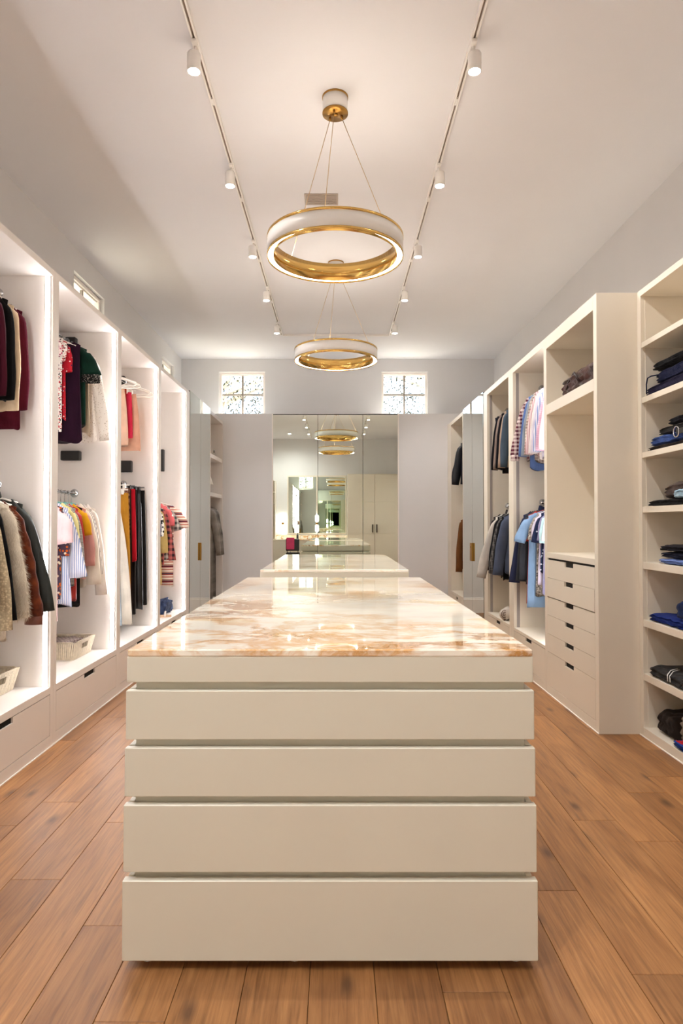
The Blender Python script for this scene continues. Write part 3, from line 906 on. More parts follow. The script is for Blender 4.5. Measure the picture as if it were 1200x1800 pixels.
def sleeve_mesh(side, hw, slope, L, spread, r0, r1, neck=.07, seed=0, quilt=0, puff=0, n=14, flat=.40, fwd=0.0):
    r = random.Random(seed + 11); p = r.uniform(0, 6); q = r.uniform(0, 6)
    x0 = hw - r0 * .75; z0 = -slope * (x0 - neck) - r0 * .55
    rws = []
    m = 10 if L > .3 else 7
    for i in range(m + 1):
        u = i / m
        rad = r0 + (r1 - r0) * u
        if puff: rad *= 1 + puff * math.sin(PI * min(1, u * 1.05))
        if quilt: rad *= 1 + .13 * abs(math.sin(u * PI * quilt))
        rad *= 1 + .05 * math.sin(11 * u + p)
        cx = x0 + spread * (u ** .85) + .012 * math.sin(PI * u); cz = z0 - L * u
        cy = fwd * u + .006 * math.sin(4 * u + q)
        row = []
        for j in range(n):
            a = 2 * PI * j / n
            rr = rad * (1 + .07 * math.sin(3 * a + p + 3 * u))
            x = rr * math.cos(a); y = rr * flat * math.sin(a)
            row.append((side * (cx + x * .95), cy + y, cz + x * .42 * (spread / max(L, .1)) + (0.03 * math.cos(a) * -1 if i == 0 else 0)))
        rws.append(row)
    # rounded shoulder cap
    first = [(sum(p_[0] for p_ in rws[0]) / n + (p_[0] - sum(q_[0] for q_ in rws[0]) / n) * .45, p_[1] * .5, p_[2] + r0 * .55) for p_ in rws[0]]
    last = rws[-1]; lc = [sum(p_[k] for p_ in last) / n for k in range(3)]
    inn = [tuple(lc[k] + (p_[k] - lc[k]) * .82 for k in range(3)) for p_ in last]
    inn2 = [(p_[0], p_[1], p_[2] + .02) for p_ in inn]
    mb = MB(); mb.grid([first] + rws + [inn, inn2], True, True, True)
    return mb
def collar_mesh(w, d, h, kind):
    rws = []
    n = 20
    for (k, zz, ex) in ((0, -.012, 1.0), (1, h, .92), (2, h * .9, 1.12), (3, -h * .35 if kind == 'shirt' else h * .35, 1.32)):
        rws.append([(w * ex * math.cos(2 * PI * j / n), d * ex * math.sin(2 * PI * j / n), zz + .010 * math.cos(4 * PI * j / n)) for j in range(n)])
    mb = MB(); mb.grid(rws, True)
    return mb
def fur_mesh(meshes, n, ln, seed):
    r = random.Random(seed); mb = MB()
    for me in meshes:
        polys = [p for p in me.polygons if len(p.vertices) == 4]
        tot = sum(p.area for p in polys)
        for p in polys:
            for k in range(max(1, int(n * p.area / tot))):
                vs = [me.vertices[i].co for i in p.vertices]
                u, w = r.random(), r.random()
                b = vs[0].lerp(vs[1], u).lerp(vs[3].lerp(vs[2], u), w)
                d = (p.normal + Vector((r.gauss(0, .35), r.gauss(0, .35), -.9 + r.gauss(0, .3)))).normalized() * ln * r.uniform(.6, 1.3)
                s = Vector((r.gauss(0, 1), r.gauss(0, 1), 0)).normalized() * .0016
                mb.add([b - s, b + s, b + d], [(0, 1, 2)])
    return mb

HANG_N = [0]
def hanger(x, y, z, rz, hookz, hw, slope, mat, label, bar=False, lx=0.0):
    """hook over the rail at height hookz (relative), shoulder arms"""
    t = thing('clothes_hanger', label, 'hanger', (x, y, z), rz)
    r = .0085 if mat in (M['whiteplastic'], M['teal']) else .006
    pts = [(-hw, 0, -slope * (hw - .03)), (-hw * .55, 0, -slope * hw * .42), (-.03, 0, -.006), (0, 0, .004), (.03, 0, -.006), (hw * .55, 0, -slope * hw * .42), (hw, 0, -slope * (hw - .03))]
    mb = MB().tube(pts, r, 8)
    if bar:
        zz = -slope * (hw - .03) - .03
        mb.tube([(-hw, 0, -slope * (hw - .03)), (-hw - .008, 0, zz + .015), (-hw + .015, 0, zz), (hw - .015, 0, zz), (hw + .008, 0, zz + .015), (hw, 0, -slope * (hw - .03))], r * .85, 8)
    mb.build('hanger_body', mat, t)
    rr = .0165
    hp = [(0, 0, 0), (lx * .8, 0, hookz - rr * 1.6), (lx, 0, hookz - rr * .95)]
    cz = hookz
    for k in range(0, 9):
        a = math.radians(-75 + k * 28)
        hp.append((lx + rr * math.cos(a), 0, cz + rr * math.sin(a)))
    MB().tube(hp, .0022, 6).build('hook', M['chrome'], t)
    return t

GSEED = [100]
def garment(side, y, z, desc, loc, fabm, name, cat, hw=.20, L=.68, slope=.38, th=.016, flare=.95, waist=.9, fold=.006,
            sl='long', sL=.52, spread=.05, r0=.062, r1=.042, quilt=0, squilt=0, puff=0, collar=None, sfab=None, cfab=None,
            hang='whiteplastic', yaw=None, railz=None, railx=None, fur=0, cuff=None, dx=0.0, group=None, neck=.07, dip=.055):
    GSEED[0] += 1; sd = GSEED[0]
    rr = random.Random(sd)
    if yaw is None: yaw = rr.uniform(-.045, .045)
    x = (railx if railx is not None else (-2.22 if side == 'L' else 2.15)) + dx
    rz = yaw if side == 'L' else PI + yaw
    t = thing(name, '%s on %s' % (desc, loc), cat, (x, y, z), rz, group)
    b = body_mesh(hw, L, slope, neck, th, flare, fold, sd, quilt, waist, dip=dip).build('garment_body', fabm, t)
    ms = [b.data]
    if sl != 'none':
        for s in (1, -1):
            o = sleeve_mesh(s, hw, slope, sL, spread if s > 0 else spread * .5, r0, r1, neck, sd + s, squilt, puff).build('sleeve', sfab or fabm, t)
            ms.append(o.data)
            if cuff:
                x0 = hw - r0 * .75; z0 = -slope * (x0 - neck) - r0 * .55
                cx = x0 + (spread if s > 0 else spread * .5)
                MB().lathe([(r1 * .80, -.05), (r1 * .92, -.05), (r1 * .88, .01), (r1 * .76, .01)], 14, (s * cx, 0, z0 - sL)).build('cuff', cuff, o).scale = (1, .55, 1)
    if collar:
        collar_mesh(neck * .85, .019, .034 if collar == 'shirt' else .02, collar).build('collar', cfab or fabm, t)
    if fur:
        fm = fur_mesh(ms, fur, .034, sd).build('fur_pile', fabm, t)
        fm['kind'] = 'stuff'
    if hang and railz is not None:
        h = hanger(x, y, z, rz, railz - z - (.010 if hang in ('whiteplastic', 'teal') else -.004), hw - .035, slope, M[hang], '%s hanger holding the %s' % (
            {'whiteplastic': 'white plastic', 'teal': 'teal flocked', 'black': 'black', 'woodhanger': 'wooden'}[hang], desc), False, -dx if side == 'L' else dx)
        h.location.z += .010 if hang in ('whiteplastic', 'teal') else -.004
    return t

def bottoms(side, y, z, desc, loc, fabm, name, cat, w=.13, L=.9, th=.014, flare=1.0, railz=None, hang='whiteplastic', fold=.008, yaw=None, dx=0.0, waistband=None, railx=None):
    """trousers or skirts clipped to a hanger"""
    GSEED[0] += 1; sd = GSEED[0]; rr = random.Random(sd)
    if yaw is None: yaw = rr.uniform(-.04, .04)
    x = (-2.22 if side == 'L' else (railx or 2.10)) + dx
    rz = yaw if side == 'L' else PI + yaw
    t = thing(name, '%s on %s' % (desc, loc), cat, (x, y, z), rz)
    body_mesh(w, L, 0.0, .0, th, flare, fold, sd, 0, (1 + flare) / 2, .012).build('garment_body', fabm, t)
    MB().lathe([(1.0, -.035), (1.02, -.035), (1.02, .004), (1.0, .004)], 24, (0, 0, 0)).build('waistband', waistband or fabm, t).scale = (w * 1.0, .0125, 1)
    if railz is not None:
        hz = z + .035
        h = thing('clothes_hanger', '%s hanger clipped to the %s' % ({'whiteplastic': 'white plastic', 'black': 'black', 'woodhanger': 'wooden', 'chrome': 'chrome'}[hang], desc), 'hanger', (x, y, hz), rz)
        MB().tube([(-w, 0, 0), (w, 0, 0)], .005, 8).build('hanger_body', M[hang], h)
        for s in (-1, 1): MB().box(s * w * .7 - .012, s * w * .7 + .012, -.020, .020, -.045, .008, .003).build('clip', M[hang], h)
        q = railz - hz + .001
        lx = -dx if side == 'L' else dx
        hp = [(0, 0, 0), (lx * .8, 0, q - .026), (lx, 0, q - .0155)]
        for k in range(0, 9):
            a = math.radians(-75 + k * 28); hp.append((lx + .0165 * math.cos(a), 0, q + .0165 * math.sin(a)))
        MB().tube(hp, .0022, 6).build('hook', M['chrome'], h)
    return t

# fabrics -----------------------------------------------------------
f = fab
def G(*a, **k): return garment(*a, **k)
U1, D1 = 'the upper rail of the nearest left wardrobe', 'the lower rail of the nearest left wardrobe'
U2, D2 = 'the upper rail of the second left wardrobe', 'the lower rail of the second left wardrobe'
U3, D3 = 'the upper rail of the third left wardrobe', 'the lower rail of the third left wardrobe'
D4 = 'the lower rail of the fourth left wardrobe'

# nearest bay, upper rail: knitwear
zr = 2.955
G('L', 4.17, 2.865, 'burgundy long cardigan', U1, f('burgundy', '4c0f20'), 'cardigan', 'cardigan', L=.80, sL=.62, hw=.205, spread=.045, railz=zr, slope=.42)
G('L', 4.08, 2.865, 'cream fine knit cardigan', U1, f('creamknit', 'dcc3a2'), 'cardigan', 'cardigan', L=.70, sL=.64, spread=.05, railz=zr, slope=.42, r0=.07, r1=.045)
G('L', 3.99, 2.875, 'black satin blouse', U1, f('blacksatin', '0d0b0b'), 'blouse', 'blouse', L=.66, sL=.60, spread=.05, railz=zr, slope=.40, r0=.07, r1=.05)
G('L', 3.90, 2.865, 'dark wine cardigan with black hem', U1, f('wine', '3d0c1a'), 'cardigan', 'cardigan', L=.72, sL=.58, spread=.04, railz=zr, slope=.42)
G('L', 3.82, 2.865, 'long black slip dress', U1, f('blacksatin', '0d0b0b'), 'dress', 'dress', L=.80, sl='none', hw=.19, railz=zr)
G('L', 3.73, 2.865, 'navy blue jacket', U1, f('navyjacket', '2a2f63'), 'jacket', 'jacket', L=.62, sL=.56, spread=.04, railz=zr, slope=.42)
# nearest bay, lower rail: coats
zr = 1.705
G('L', 4.185, 1.615, 'dark olive rain jacket', D1, f('olive', '1b1d16', rough=.6), 'jacket', 'jacket', L=.62, sL=.66, hw=.215, spread=.21, railz=zr, slope=.30, r0=.065, r1=.055, collar='shirt', yaw=-.03)
G('L', 4.10, 1.60, 'rust brown fur jacket with leather cuffs', D1, f('rustfur', '45190a', 'wash', '6a3115', sc=18, sheen=.2), 'jacket', 'jacket', L=.64, sL=.66, hw=.215, spread=.17, railz=zr, slope=.32, r0=.075, r1=.062, squilt=5, cuff=f('leathercuff', '6b3a2a', rough=.45), yaw=-.02)
G('L', 3.985, 1.61, 'shaggy cream fur coat', D1, M['fur_base'], 'fur_coat', 'coat', L=.86, sL=.66, hw=.225, spread=.13, railz=zr, slope=.32, r0=.082, r1=.066, fur=5200, th=.026, yaw=-.02)
G('L', 3.875, 1.60, 'black wool coat', D1, f('blackwool', '0c0b0d'), 'coat', 'coat', L=.84, sL=.66, hw=.21, spread=.11, railz=zr, slope=.33, r0=.07, r1=.055)
G('L', 3.79, 1.60, 'cream chunky knit cardigan', D1, f('chunky', 'cdb997', 'knit', sc=70), 'cardigan', 'cardigan', L=.80, sL=.70, hw=.21, spread=.14, railz=zr, slope=.34, r0=.075, r1=.060, th=.03)
G('L', 3.70, 1.60, 'black evening coat beside the cream cardigan', D1, f('blackwool', '0c0b0d'), 'coat', 'coat', L=.92, sL=.62, hw=.205, spread=.08, railz=zr, slope=.34)
G('L', 3.625, 1.60, 'white blouse with gathered cuffs', D1, f('whiteblouse', 'e2d8ce'), 'blouse', 'blouse', L=.62, sL=.62, hw=.20, spread=.15, railz=zr, slope=.36, r0=.06, r1=.062, puff=.2)
G('L', 3.55, 1.60, 'beige wool jumper', D1, f('beigewool', 'b79f86'), 'jumper', 'jumper', L=.70, sL=.60, hw=.20, spread=.12, railz=zr, slope=.36, r0=.065)
# second bay, upper rail
zr = 2.955
G('L', 5.45, 2.875, 'white eyelet lace blouse', U2, f('eyelet', 'efe8df', 'dots', 'c3b5a5', 'b9aa9a', sc=70), 'blouse', 'blouse', L=.74, sL=.68, hw=.20, spread=.12, railz=zr, neck=.105, dip=.085, slope=.42, r0=.06, r1=.045, flare=1.05)
G('L', 5.36, 2.88, 'cream ruffled top', U2, f('creamtop', 'dfc9ae'), 'blouse', 'blouse', L=.70, sl='none', hw=.19, railz=zr, neck=.105, dip=.085, fold=.016, flare=1.05)
G('L', 5.27, 2.895, 'dark green velvet top with studded cuffs', U2, f('greenvelvet', '07231a', 'wash', '0f3326', sc=9, sheen=.1), 'top', 'top', L=.66, sL=.20, hw=.20, spread=.09, railz=zr, neck=.105, dip=.085, slope=.42, r0=.078, r1=.085, cuff=f('studs', '1a1a18', 'dots', 'd9d2c5', 'cfc6b8', sc=110))
G('L', 5.17, 2.90, 'plum sleeveless dress', U2, f('plum', '260b20', sheen=.1), 'dress', 'dress', L=.80, sl='none', hw=.185, railz=zr, neck=.105, dip=.085, flare=1.08, slope=.42)
G('L', 5.085, 2.89, 'red and navy dotted blouse', U2, f('reddot', 'b4202c', 'dots', 'f1e8e2', '24284a', sc=45), 'blouse', 'blouse', L=.62, sL=.22, hw=.16, railz=zr, neck=.105, dip=.085, slope=.42, dx=-.05)
G('L', 5.0, 2.89, 'black red floral blouse', U2, f('bwfloral', 'e6ded6', 'floral', '2b2426', 'b8323c', sc=70), 'blouse', 'blouse', L=.72, sL=.16, hw=.15, railz=zr, neck=.105, dip=.085, slope=.42, puff=.2, spread=.02, dx=-.03)
G('L', 4.91, 2.88, 'pink and white floral top', U2, f('pinkfloral', 'e2d2cc', 'floral', 'bf5a78', '8a3a5a', sc=60), 'top', 'top', L=.62, sL=.14, hw=.15, railz=zr, neck=.105, dip=.085, slope=.42, dx=-.04)
# second bay, lower rail
zr = 1.705
G('L', 5.47, 1.605, 'sheer white blouse with dropped cuffs', D2, f('sheerwhite', 'e0d4c8'), 'blouse', 'blouse', L=.62, sL=.70, hw=.20, spread=.10, railz=zr, neck=.105, dip=.085, slope=.36, r0=.055, r1=.05, hang='teal')
G('L', 5.40, 1.60, 'grey striped cotton shirt', D2, f('greystripe', 'd8cfc6', 'stripe', '8c857f', sc=110), 'shirt', 'shirt', L=.58, sL=.52, hw=.20, spread=.09, railz=zr, neck=.105, dip=.085, hang='teal', r0=.055)
G('L', 5.33, 1.605, 'ivory blouse with frilled sleeves', D2, f('ivory', 'e3d6c4'), 'blouse', 'blouse', L=.66, sL=.60, hw=.20, spread=.08, railz=zr, neck=.105, dip=.085, hang='teal', r1=.065, puff=.15)
G('L', 5.26, 1.60, 'dusty pink ruffle top', D2, f('dustypink', 'c98f86'), 'top', 'top', L=.58, sL=.44, hw=.20, spread=.05, railz=zr, neck=.105, dip=.085, hang='teal', r1=.08, fold=.016)
G('L', 5.19, 1.605, 'black tee with mustard sleeves', D2, f('blackcotton', '1d1a1b'), 'tee', 'shirt', L=.80, sL=.20, hw=.20, spread=.07, railz=zr, neck=.105, dip=.085, sfab=f('mustard', 'd29a1c'), hang='teal', r0=.06, r1=.06)
G('L', 5.12, 1.60, 'red satin blouse', D2, f('redsatin', 'b3261f', rough=.4), 'blouse', 'blouse', L=.74, sL=.30, hw=.20, railz=zr, neck=.105, dip=.085, hang='teal')
G('L', 5.05, 1.60, 'black and white gingham shirt', D2, f('gingham', '262425', 'check', 'cfc9c2', sc=90), 'shirt', 'shirt', L=.62, sL=.52, hw=.20, spread=.08, railz=zr, neck=.105, dip=.085, hang='teal', r0=.055)
G('L', 4.98, 1.605, 'pale yellow short sleeved tee', D2, f('paleyellow', 'ddd08f'), 'tee', 'shirt', L=.60, sL=.22, hw=.20, spread=.07, railz=zr, neck=.105, dip=.085, hang='teal')
G('L', 4.91, 1.60, 'blue striped white shirt with dark buttons', D2, f('bluestripe', 'e6e3e6', 'stripe', '8e9cc4', sc=75), 'shirt', 'shirt', L=.76, sL=.50, hw=.205, spread=.12, railz=zr, neck=.105, dip=.085, hang='teal', r0=.065, r1=.07, flare=1.15)
G('L', 4.835, 1.60, 'orange and purple floral blouse', D2, f('orangefloral', '4a3a48', 'floral', 'c25a20', 'dcccb4', sc=45), 'blouse', 'blouse', L=.70, sL=.34, hw=.20, railz=zr, neck=.105, dip=.085, hang='teal')
G('L', 4.755, 1.60, 'soft pink puff sleeved blouse', D2, f('softpink', 'e3bfc0'), 'blouse', 'blouse', L=.84, sL=.24, hw=.205, spread=.09, railz=zr, neck=.105, dip=.085, hang='teal', r0=.07, r1=.062, puff=.45)


# third bay, upper rail
zr = 2.93
bottoms('L', 6.52, 2.74, 'peach cotton trousers', U3, f('peach', 'dba98e'), 'trousers', 'trousers', w=.15, L=.56, railz=zr, flare=1.35, dx=.06)
bottoms('L', 6.44, 2.74, 'hot pink skirt', U3, f('hotpink', 'd9324f'), 'skirt', 'skirt', w=.15, L=.44, railz=zr, flare=1.1, dx=.04)
bottoms('L', 6.37, 2.76, 'rust red trousers', U3, f('rustred', '9c3320'), 'trousers', 'trousers', w=.16, L=.46, railz=zr, flare=1.1)
bottoms('L', 6.29, 2.74, 'pale peach skirt with dotted hem', U3, f('palepeach', 'e0b79d'), 'skirt', 'skirt', w=.15, L=.54, railz=zr, flare=1.3, dx=.02)
def empty_hanger(y, z, lab, railz, mat='whiteplastic', hw=.23, rz=0.0, bar=True, dx=0.10):
    return hanger(-2.22 + dx, y, z, rz, railz - z + .001, hw, .38, M[mat], lab, bar, -dx)
empty_hanger(6.70, 2.855, 'empty white hanger farthest along the upper rail of the third left wardrobe', 2.93, rz=-.15)
empty_hanger(6.64, 2.85, 'empty white hanger second from the far panel in the third left wardrobe', 2.93, rz=.12)
empty_hanger(6.58, 2.855, 'empty white hanger just behind the peach trousers in the third wardrobe', 2.93, rz=-.05)
empty_hanger(6.22, 2.85, 'empty white hanger before the pale peach skirt in the third wardrobe', 2.93, rz=.1)
empty_hanger(6.15, 2.85, 'empty white hanger nearest the camera in the third left wardrobe', 2.93, rz=-.1)
# third bay, lower rail: trousers and skirts
zr = 1.86
bottoms('L', 6.73, 1.785, 'black pleated trousers', D3, f('blacktrouser', '1b1817'), 'trousers', 'trousers', w=.19, L=1.16, railz=zr, hang='black', flare=1.15, dx=.05)
bottoms('L', 6.665, 1.785, 'black leather trousers', D3, f('blackleather', '151314', rough=.35, sheen=0), 'trousers', 'trousers', w=.18, L=1.20, railz=zr, hang='black', flare=1.15, dx=.04)
bottoms('L', 6.60, 1.785, 'charcoal tailored trousers', D3, f('charcoal', '2a2523'), 'trousers', 'trousers', w=.17, L=1.24, railz=zr, hang='black', dx=.03)
bottoms('L', 6.535, 1.79, 'bright red skirt', D3, f('brightred', 'b81624'), 'skirt', 'skirt', w=.17, L=.72, railz=zr, flare=1.1, dx=.03, hang='black')
bottoms('L', 6.47, 1.79, 'dark brown long skirt', D3, f('darkbrown', '33211b'), 'skirt', 'skirt', w=.17, L=1.32, railz=zr, flare=1.15, dx=.01, hang='black')
bottoms('L', 6.40, 1.79, 'brown leopard print trousers', D3, f('leopard', '9a6e58', 'leopard', '3b2620', '6b4638', sc=30), 'trousers', 'trousers', w=.17, L=.98, railz=zr, flare=1.1, dx=.02)
bottoms('L', 6.32, 1.74, 'mustard corduroy trousers', D3, f('mustardcord', 'b07a26'), 'trousers', 'trousers', w=.17, L=1.04, railz=zr, flare=1.2, dx=.03)
bottoms('L', 6.245, 1.74, 'long white wide leg trousers', D3, f('whitetrouser', 'ddd4c6'), 'trousers', 'trousers', w=.11, L=1.24, railz=zr, flare=2.5, th=.022, dx=.0)
bottoms('L', 6.17, 1.74, 'light blue washed jeans', D3, f('lightdenim', '8fa2b5', 'wash', 'bac6cf', sc=14), 'jeans', 'trousers', w=.10, L=1.24, railz=zr, flare=2.1, dx=-.01)
bottoms('L', 6.09, 1.74, 'dark blue flared jeans', D3, f('darkdenim', '2f4568', 'wash', '47608a', sc=14), 'jeans', 'trousers', w=.11, L=1.18, railz=zr, flare=1.9, dx=-.02)
G('L', 6.01, 1.75, 'denim blue work shirt', D3, f('denimshirt', '51698a'), 'shirt', 'shirt', L=.42, sL=.22, hw=.15, railz=zr, dx=-.04)
# fourth bay, lower rail
zr = 1.80
G('L', 7.97, 1.70, 'cream stripe knit dress', D4, f('stripeknit', 'c98a78', 'multistripe', '9c3a34', 'b98a7a', sc=11.0), 'dress', 'dress', L=1.0, sL=.24, hw=.215, spread=.17, railz=zr, r0=.075, r1=.075, slope=.34, dx=.03)
G('L', 7.88, 1.69, 'grey plaid short shirt', D4, f('greyplaid', '4b4846', 'check', 'c9c0b6', sc=16), 'shirt', 'shirt', L=.66, sL=.26, hw=.21, spread=.14, railz=zr, r0=.07, r1=.06, slope=.34)
G('L', 7.79, 1.70, 'coral pink tee with white print', D4, f('coralpink', 'd96a6c', 'dots', 'f2e2dc', 'f2e2dc', sc=14), 'tee', 'shirt', L=.60, sL=.22, hw=.20, spread=.08, railz=zr, r0=.06, r1=.06)
G('L', 7.70, 1.66, 'red black plaid flannel', D4, f('redplaid', '2c2227', 'check', 'b8605a', sc=15), 'shirt', 'shirt', L=.68, sL=.58, hw=.20, spread=.13, railz=zr, r0=.06)
G('L', 7.60, 1.66, 'pale yellow knitted dress', D4, f('yellowknit', 'b99c5f'), 'dress', 'dress', L=.92, sL=.50, hw=.17, spread=.10, railz=zr, flare=1.1)
G('L', 7.50, 1.66, 'black and white patterned tunic', D4, f('bwpattern', 'e4ddd3', 'floral', '222024', '3a3436', sc=30), 'tunic', 'dress', L=1.08, sL=.3, hw=.19, railz=zr)
G('L', 7.40, 1.66, 'indigo velvet long dress', D4, f('indigo', '2c2a5e'), 'dress', 'dress', L=1.18, sL=.3, hw=.19, railz=zr)

# open bay at the far end left: grey garment bags
for k, (y, d, c) in enumerate(((10.36, 'dark grey shiny garment cover hanging deepest', '4a4540'), (10.22, 'mid grey translucent garment cover', '5f5a54'), (10.08, 'pale grey garment cover with white collar', '78726b'))):
    G('L', y, 1.73, d, 'the rail of the far left open wardrobe', f('bag%d' % k, c, 'wash', '98928a', sc=6, rough=.3, sheen=0), 'garment_bag', 'garment bag', L=1.42, sL=.7, hw=.22, spread=.13, railz=1.80, hang='black', railx=-2.12)
t = thing('straw_hat', 'pale yellow straw hat on the top shelf of the far left wardrobe', 'hat', (-2.06, 10.22, 2.4901))
MB().lathe([(0, .115), (.05, .112), (.085, .095), (.095, .03), (.10, .012), (.18, 0), (.185, .006), (.10, .018)], 28, close=False).build('hat_body', f('straw', 'd9bf86', 'stripe', 'cdb072', sc=120, ax='z'), t)
MB().lathe([(.0965, .014), (.0975, .034), (.0935, .036), (.092, .014)], 28).build('hat_band', f('hatband', 'efe5d3'), t)
t = thing('perfume_bottle', 'small clear bottle beside the straw hat on the top shelf', 'bottle', (-1.96, 10.42, 2.4901))
MB().box(-.03, .03, -.03, .03, 0, .09, .008).build('bottle_body', M['glass'], t)
MB().lathe([(0, .09), (.014, .09), (.014, .13), (0, .13)], 12, close=False).build('cap', M['chrome'], t)
t = thing('table_lamp', 'small white shaded lamp on the second shelf of the far left wardrobe', 'lamp', (-2.02, 10.2, 1.9151))
MB().lathe([(0, 0), (.06, 0), (.06, .012), (.012, .02), (.010, .16), (0, .16)], 18, close=False).build('lamp_base', M['chrome'], t)
MB().lathe([(.05, .27), (.09, .14), (.086, .14), (.046, .27)], 24).build('lamp_shade', M['whiteplastic'], t)

# right: shirt wardrobe
RU, RD = 'the upper rail of the right shirt wardrobe', 'the lower rail of the right shirt wardrobe'
SU, SD = 'the upper rail of the narrow right wardrobe', 'the lower rail of the narrow right wardrobe'
zr = 2.83
G('R', 6.56, 2.75, 'burgundy gingham shirt with rolled cuffs', RU, f('burgingham', '5a2635', 'check', 'd8c4bd', sc=26), 'shirt', 'shirt', L=.66, sL=.56, hw=.205, spread=.15, railz=zr, slope=.34, r0=.058, r1=.05, cuff=f('burgingham', '5a2635'), collar='shirt', hang='woodhanger', railx=2.10)
upper = [(6.475, 'mid blue denim shirt', f('blueshirt', '5c74a8'), .76), (6.395, 'soft grey blue oxford shirt', f('greyblue', '8c96a2'), .62), (6.315, 'brown and grey checked shirt', f('brncheck', '8f7d77', 'check', 'c9bdb2', sc=34), .70),
         (6.235, 'pink and white pinstripe shirt', f('pinkpin', 'e3d2cf', 'stripe', 'c99aa0', sc=60), .66), (6.155, 'plain white dress shirt', f('whiteshirt', 'e9e2df'), .68), (6.075, 'pale lilac dress shirt', f('lilacshirt', 'd9d0dc'), .68),
         (5.995, 'blue striped business shirt', f('blstripe', 'dfe0e8', 'stripe', '8a9cc8', sc=50), .68), (5.915, 'pink checked summer shirt', f('pinkcheck', 'e6cdd8', 'check', 'd5a3bd', sc=60), .68), (5.835, 'rose pink dress shirt', f('roseshirt', 'dcb4bd'), .70)]
for (y, d, fb, L) in upper:
    G('R', y, 2.75, d, RU, fb, 'shirt', 'shirt', L=L, sL=.58, hw=.20, spread=.10, railx=2.10, railz=zr, slope=.34, r0=.055, r1=.042, collar='shirt', hang='woodhanger', group=None)
bottoms('R', 5.785, 2.74, 'rolled blue jeans', RU, f('bluejeans', '3f5582'), 'jeans', 'trousers', w=.19, L=.82, railz=zr, hang='woodhanger')
zr = 1.665
lower = [(6.58, 'navy textured blazer', f('navyblazer', '2b2f48'), .70, .66, .20, 'shirt'), (6.51, 'dark grey zipped jacket', f('dkgrey', '34363a'), .70, .64, .14, None), (6.445, 'charcoal knit pullover', f('charknit', '3a3c42'), .72, .62, .12, None),
         (6.375, 'bright orange red polo shirt', f('orangered', 'b5320f'), .90, .24, .05, 'shirt'), (6.305, 'light blue short sleeved shirt', f('ltblue', '86a4c6'), .93, .24, .19, 'shirt'), (6.235, 'grey camouflage floral shirt', f('camo', '8f8880', 'floral', '4d4744', 'c4bcb2', sc=50), .82, .24, .13, 'shirt'),
         (6.165, 'white and lavender striped shirt', f('whlav', 'd6cee0'), .70, .24, .11, 'shirt'), (6.10, 'navy shirt with white dots', f('navydot', '222a45', 'dots', 'd9dce6', 'd9dce6', sc=30), .60, .26, .12, 'shirt'), (6.035, 'lavender grey polo shirt', f('lavgrey', '8c87a6'), .78, .24, .09, 'shirt'),
         (5.97, 'pale aqua linen shirt', f('aqua', 'b4d2d6'), .66, .26, .09, 'shirt'), (5.905, 'white cotton polo shirt', f('whpolo', 'e6e4e6'), .84, .24, .08, 'shirt'), (5.84, 'slate blue work shirt', f('slate', '5c6684'), .76, .24, .06, 'shirt')]
for (y, d, fb, L, sL, sp, co) in lower:
    G('R', y, 1.59, d, RD, fb, 'shirt', 'shirt', L=L, sL=sL, hw={6.305: .255, 6.375: .235}.get(y, .225 if y > 6.4 else .195), waist=.95, flare=1.08, railx=2.10, spread=sp * .7, railz=zr, slope=.36, r0=.062, r1=.055, collar=co, hang='black')
zr = 2.80
sup = [(7.60, 'navy waistcoat and trousers set', f('navyset', '181a26'), .64, 'none'), (7.50, 'black formal jacket', f('blackformal', '17151a'), .62, 'long'), (7.40, 'taupe striped jacket', f('taupe', '8d7a70'), .60, 'long'), (7.30, 'black dinner jacket', f('dinner', '141318'), .70, 'long'), (7.20, 'beige summer blazer', f('beigeblazer', 'a8907e'), .64, 'long'), (7.10, 'slate teal jacket', f('slateteal', '4a5866'), .52, 'long')]
for (y, d, fb, L, sl) in sup:
    G('R', y, 2.725, d, SU, fb, 'jacket', 'jacket', L=L, sl=sl, sL=.60, hw=.21, railx=2.05, spread=.07, railz=zr, slope=.34, r0=.056, hang='black', collar=None if sl == 'none' else 'shirt')
zr = 1.66
sdn = [(7.68, 'dark quilted coat behind the pale shirt', f('dkcoat', '3a3433'), .62, .60, .10), (7.58, 'pale grey linen shirt sticking out', f('palegrey', 'c4bdb4'), .72, .68, .22), (7.48, 'black overshirt', f('overshirt', '1a191b'), .68, .62, .10), (7.39, 'black and grey houndstooth jacket', f('hound', '232225', 'check', '77736f', sc=60), .72, .62, .11), (7.30, 'black tailored blazer', f('tailored', '17161a'), .74, .62, .10), (7.20, 'grey blue field jacket', f('fieldj', '4e566a'), .66, .62, .12)]
for (y, d, fb, L, sL, sp) in sdn:
    G('R', y, 1.57, d, SD, fb, 'jacket', 'jacket', L=L, sL=sL, hw=.215, railx=2.05, spread=sp, railz=zr, slope=.34, r0=.066, r1=.06, hang='black', collar='shirt')
bottoms('R', 7.12, 1.58, 'tan chino trousers', SD, f('tanchino', 'a98d6e'), 'trousers', 'trousers', w=.17, L=1.1, railz=zr, hang='black', dx=.0, railx=2.05)
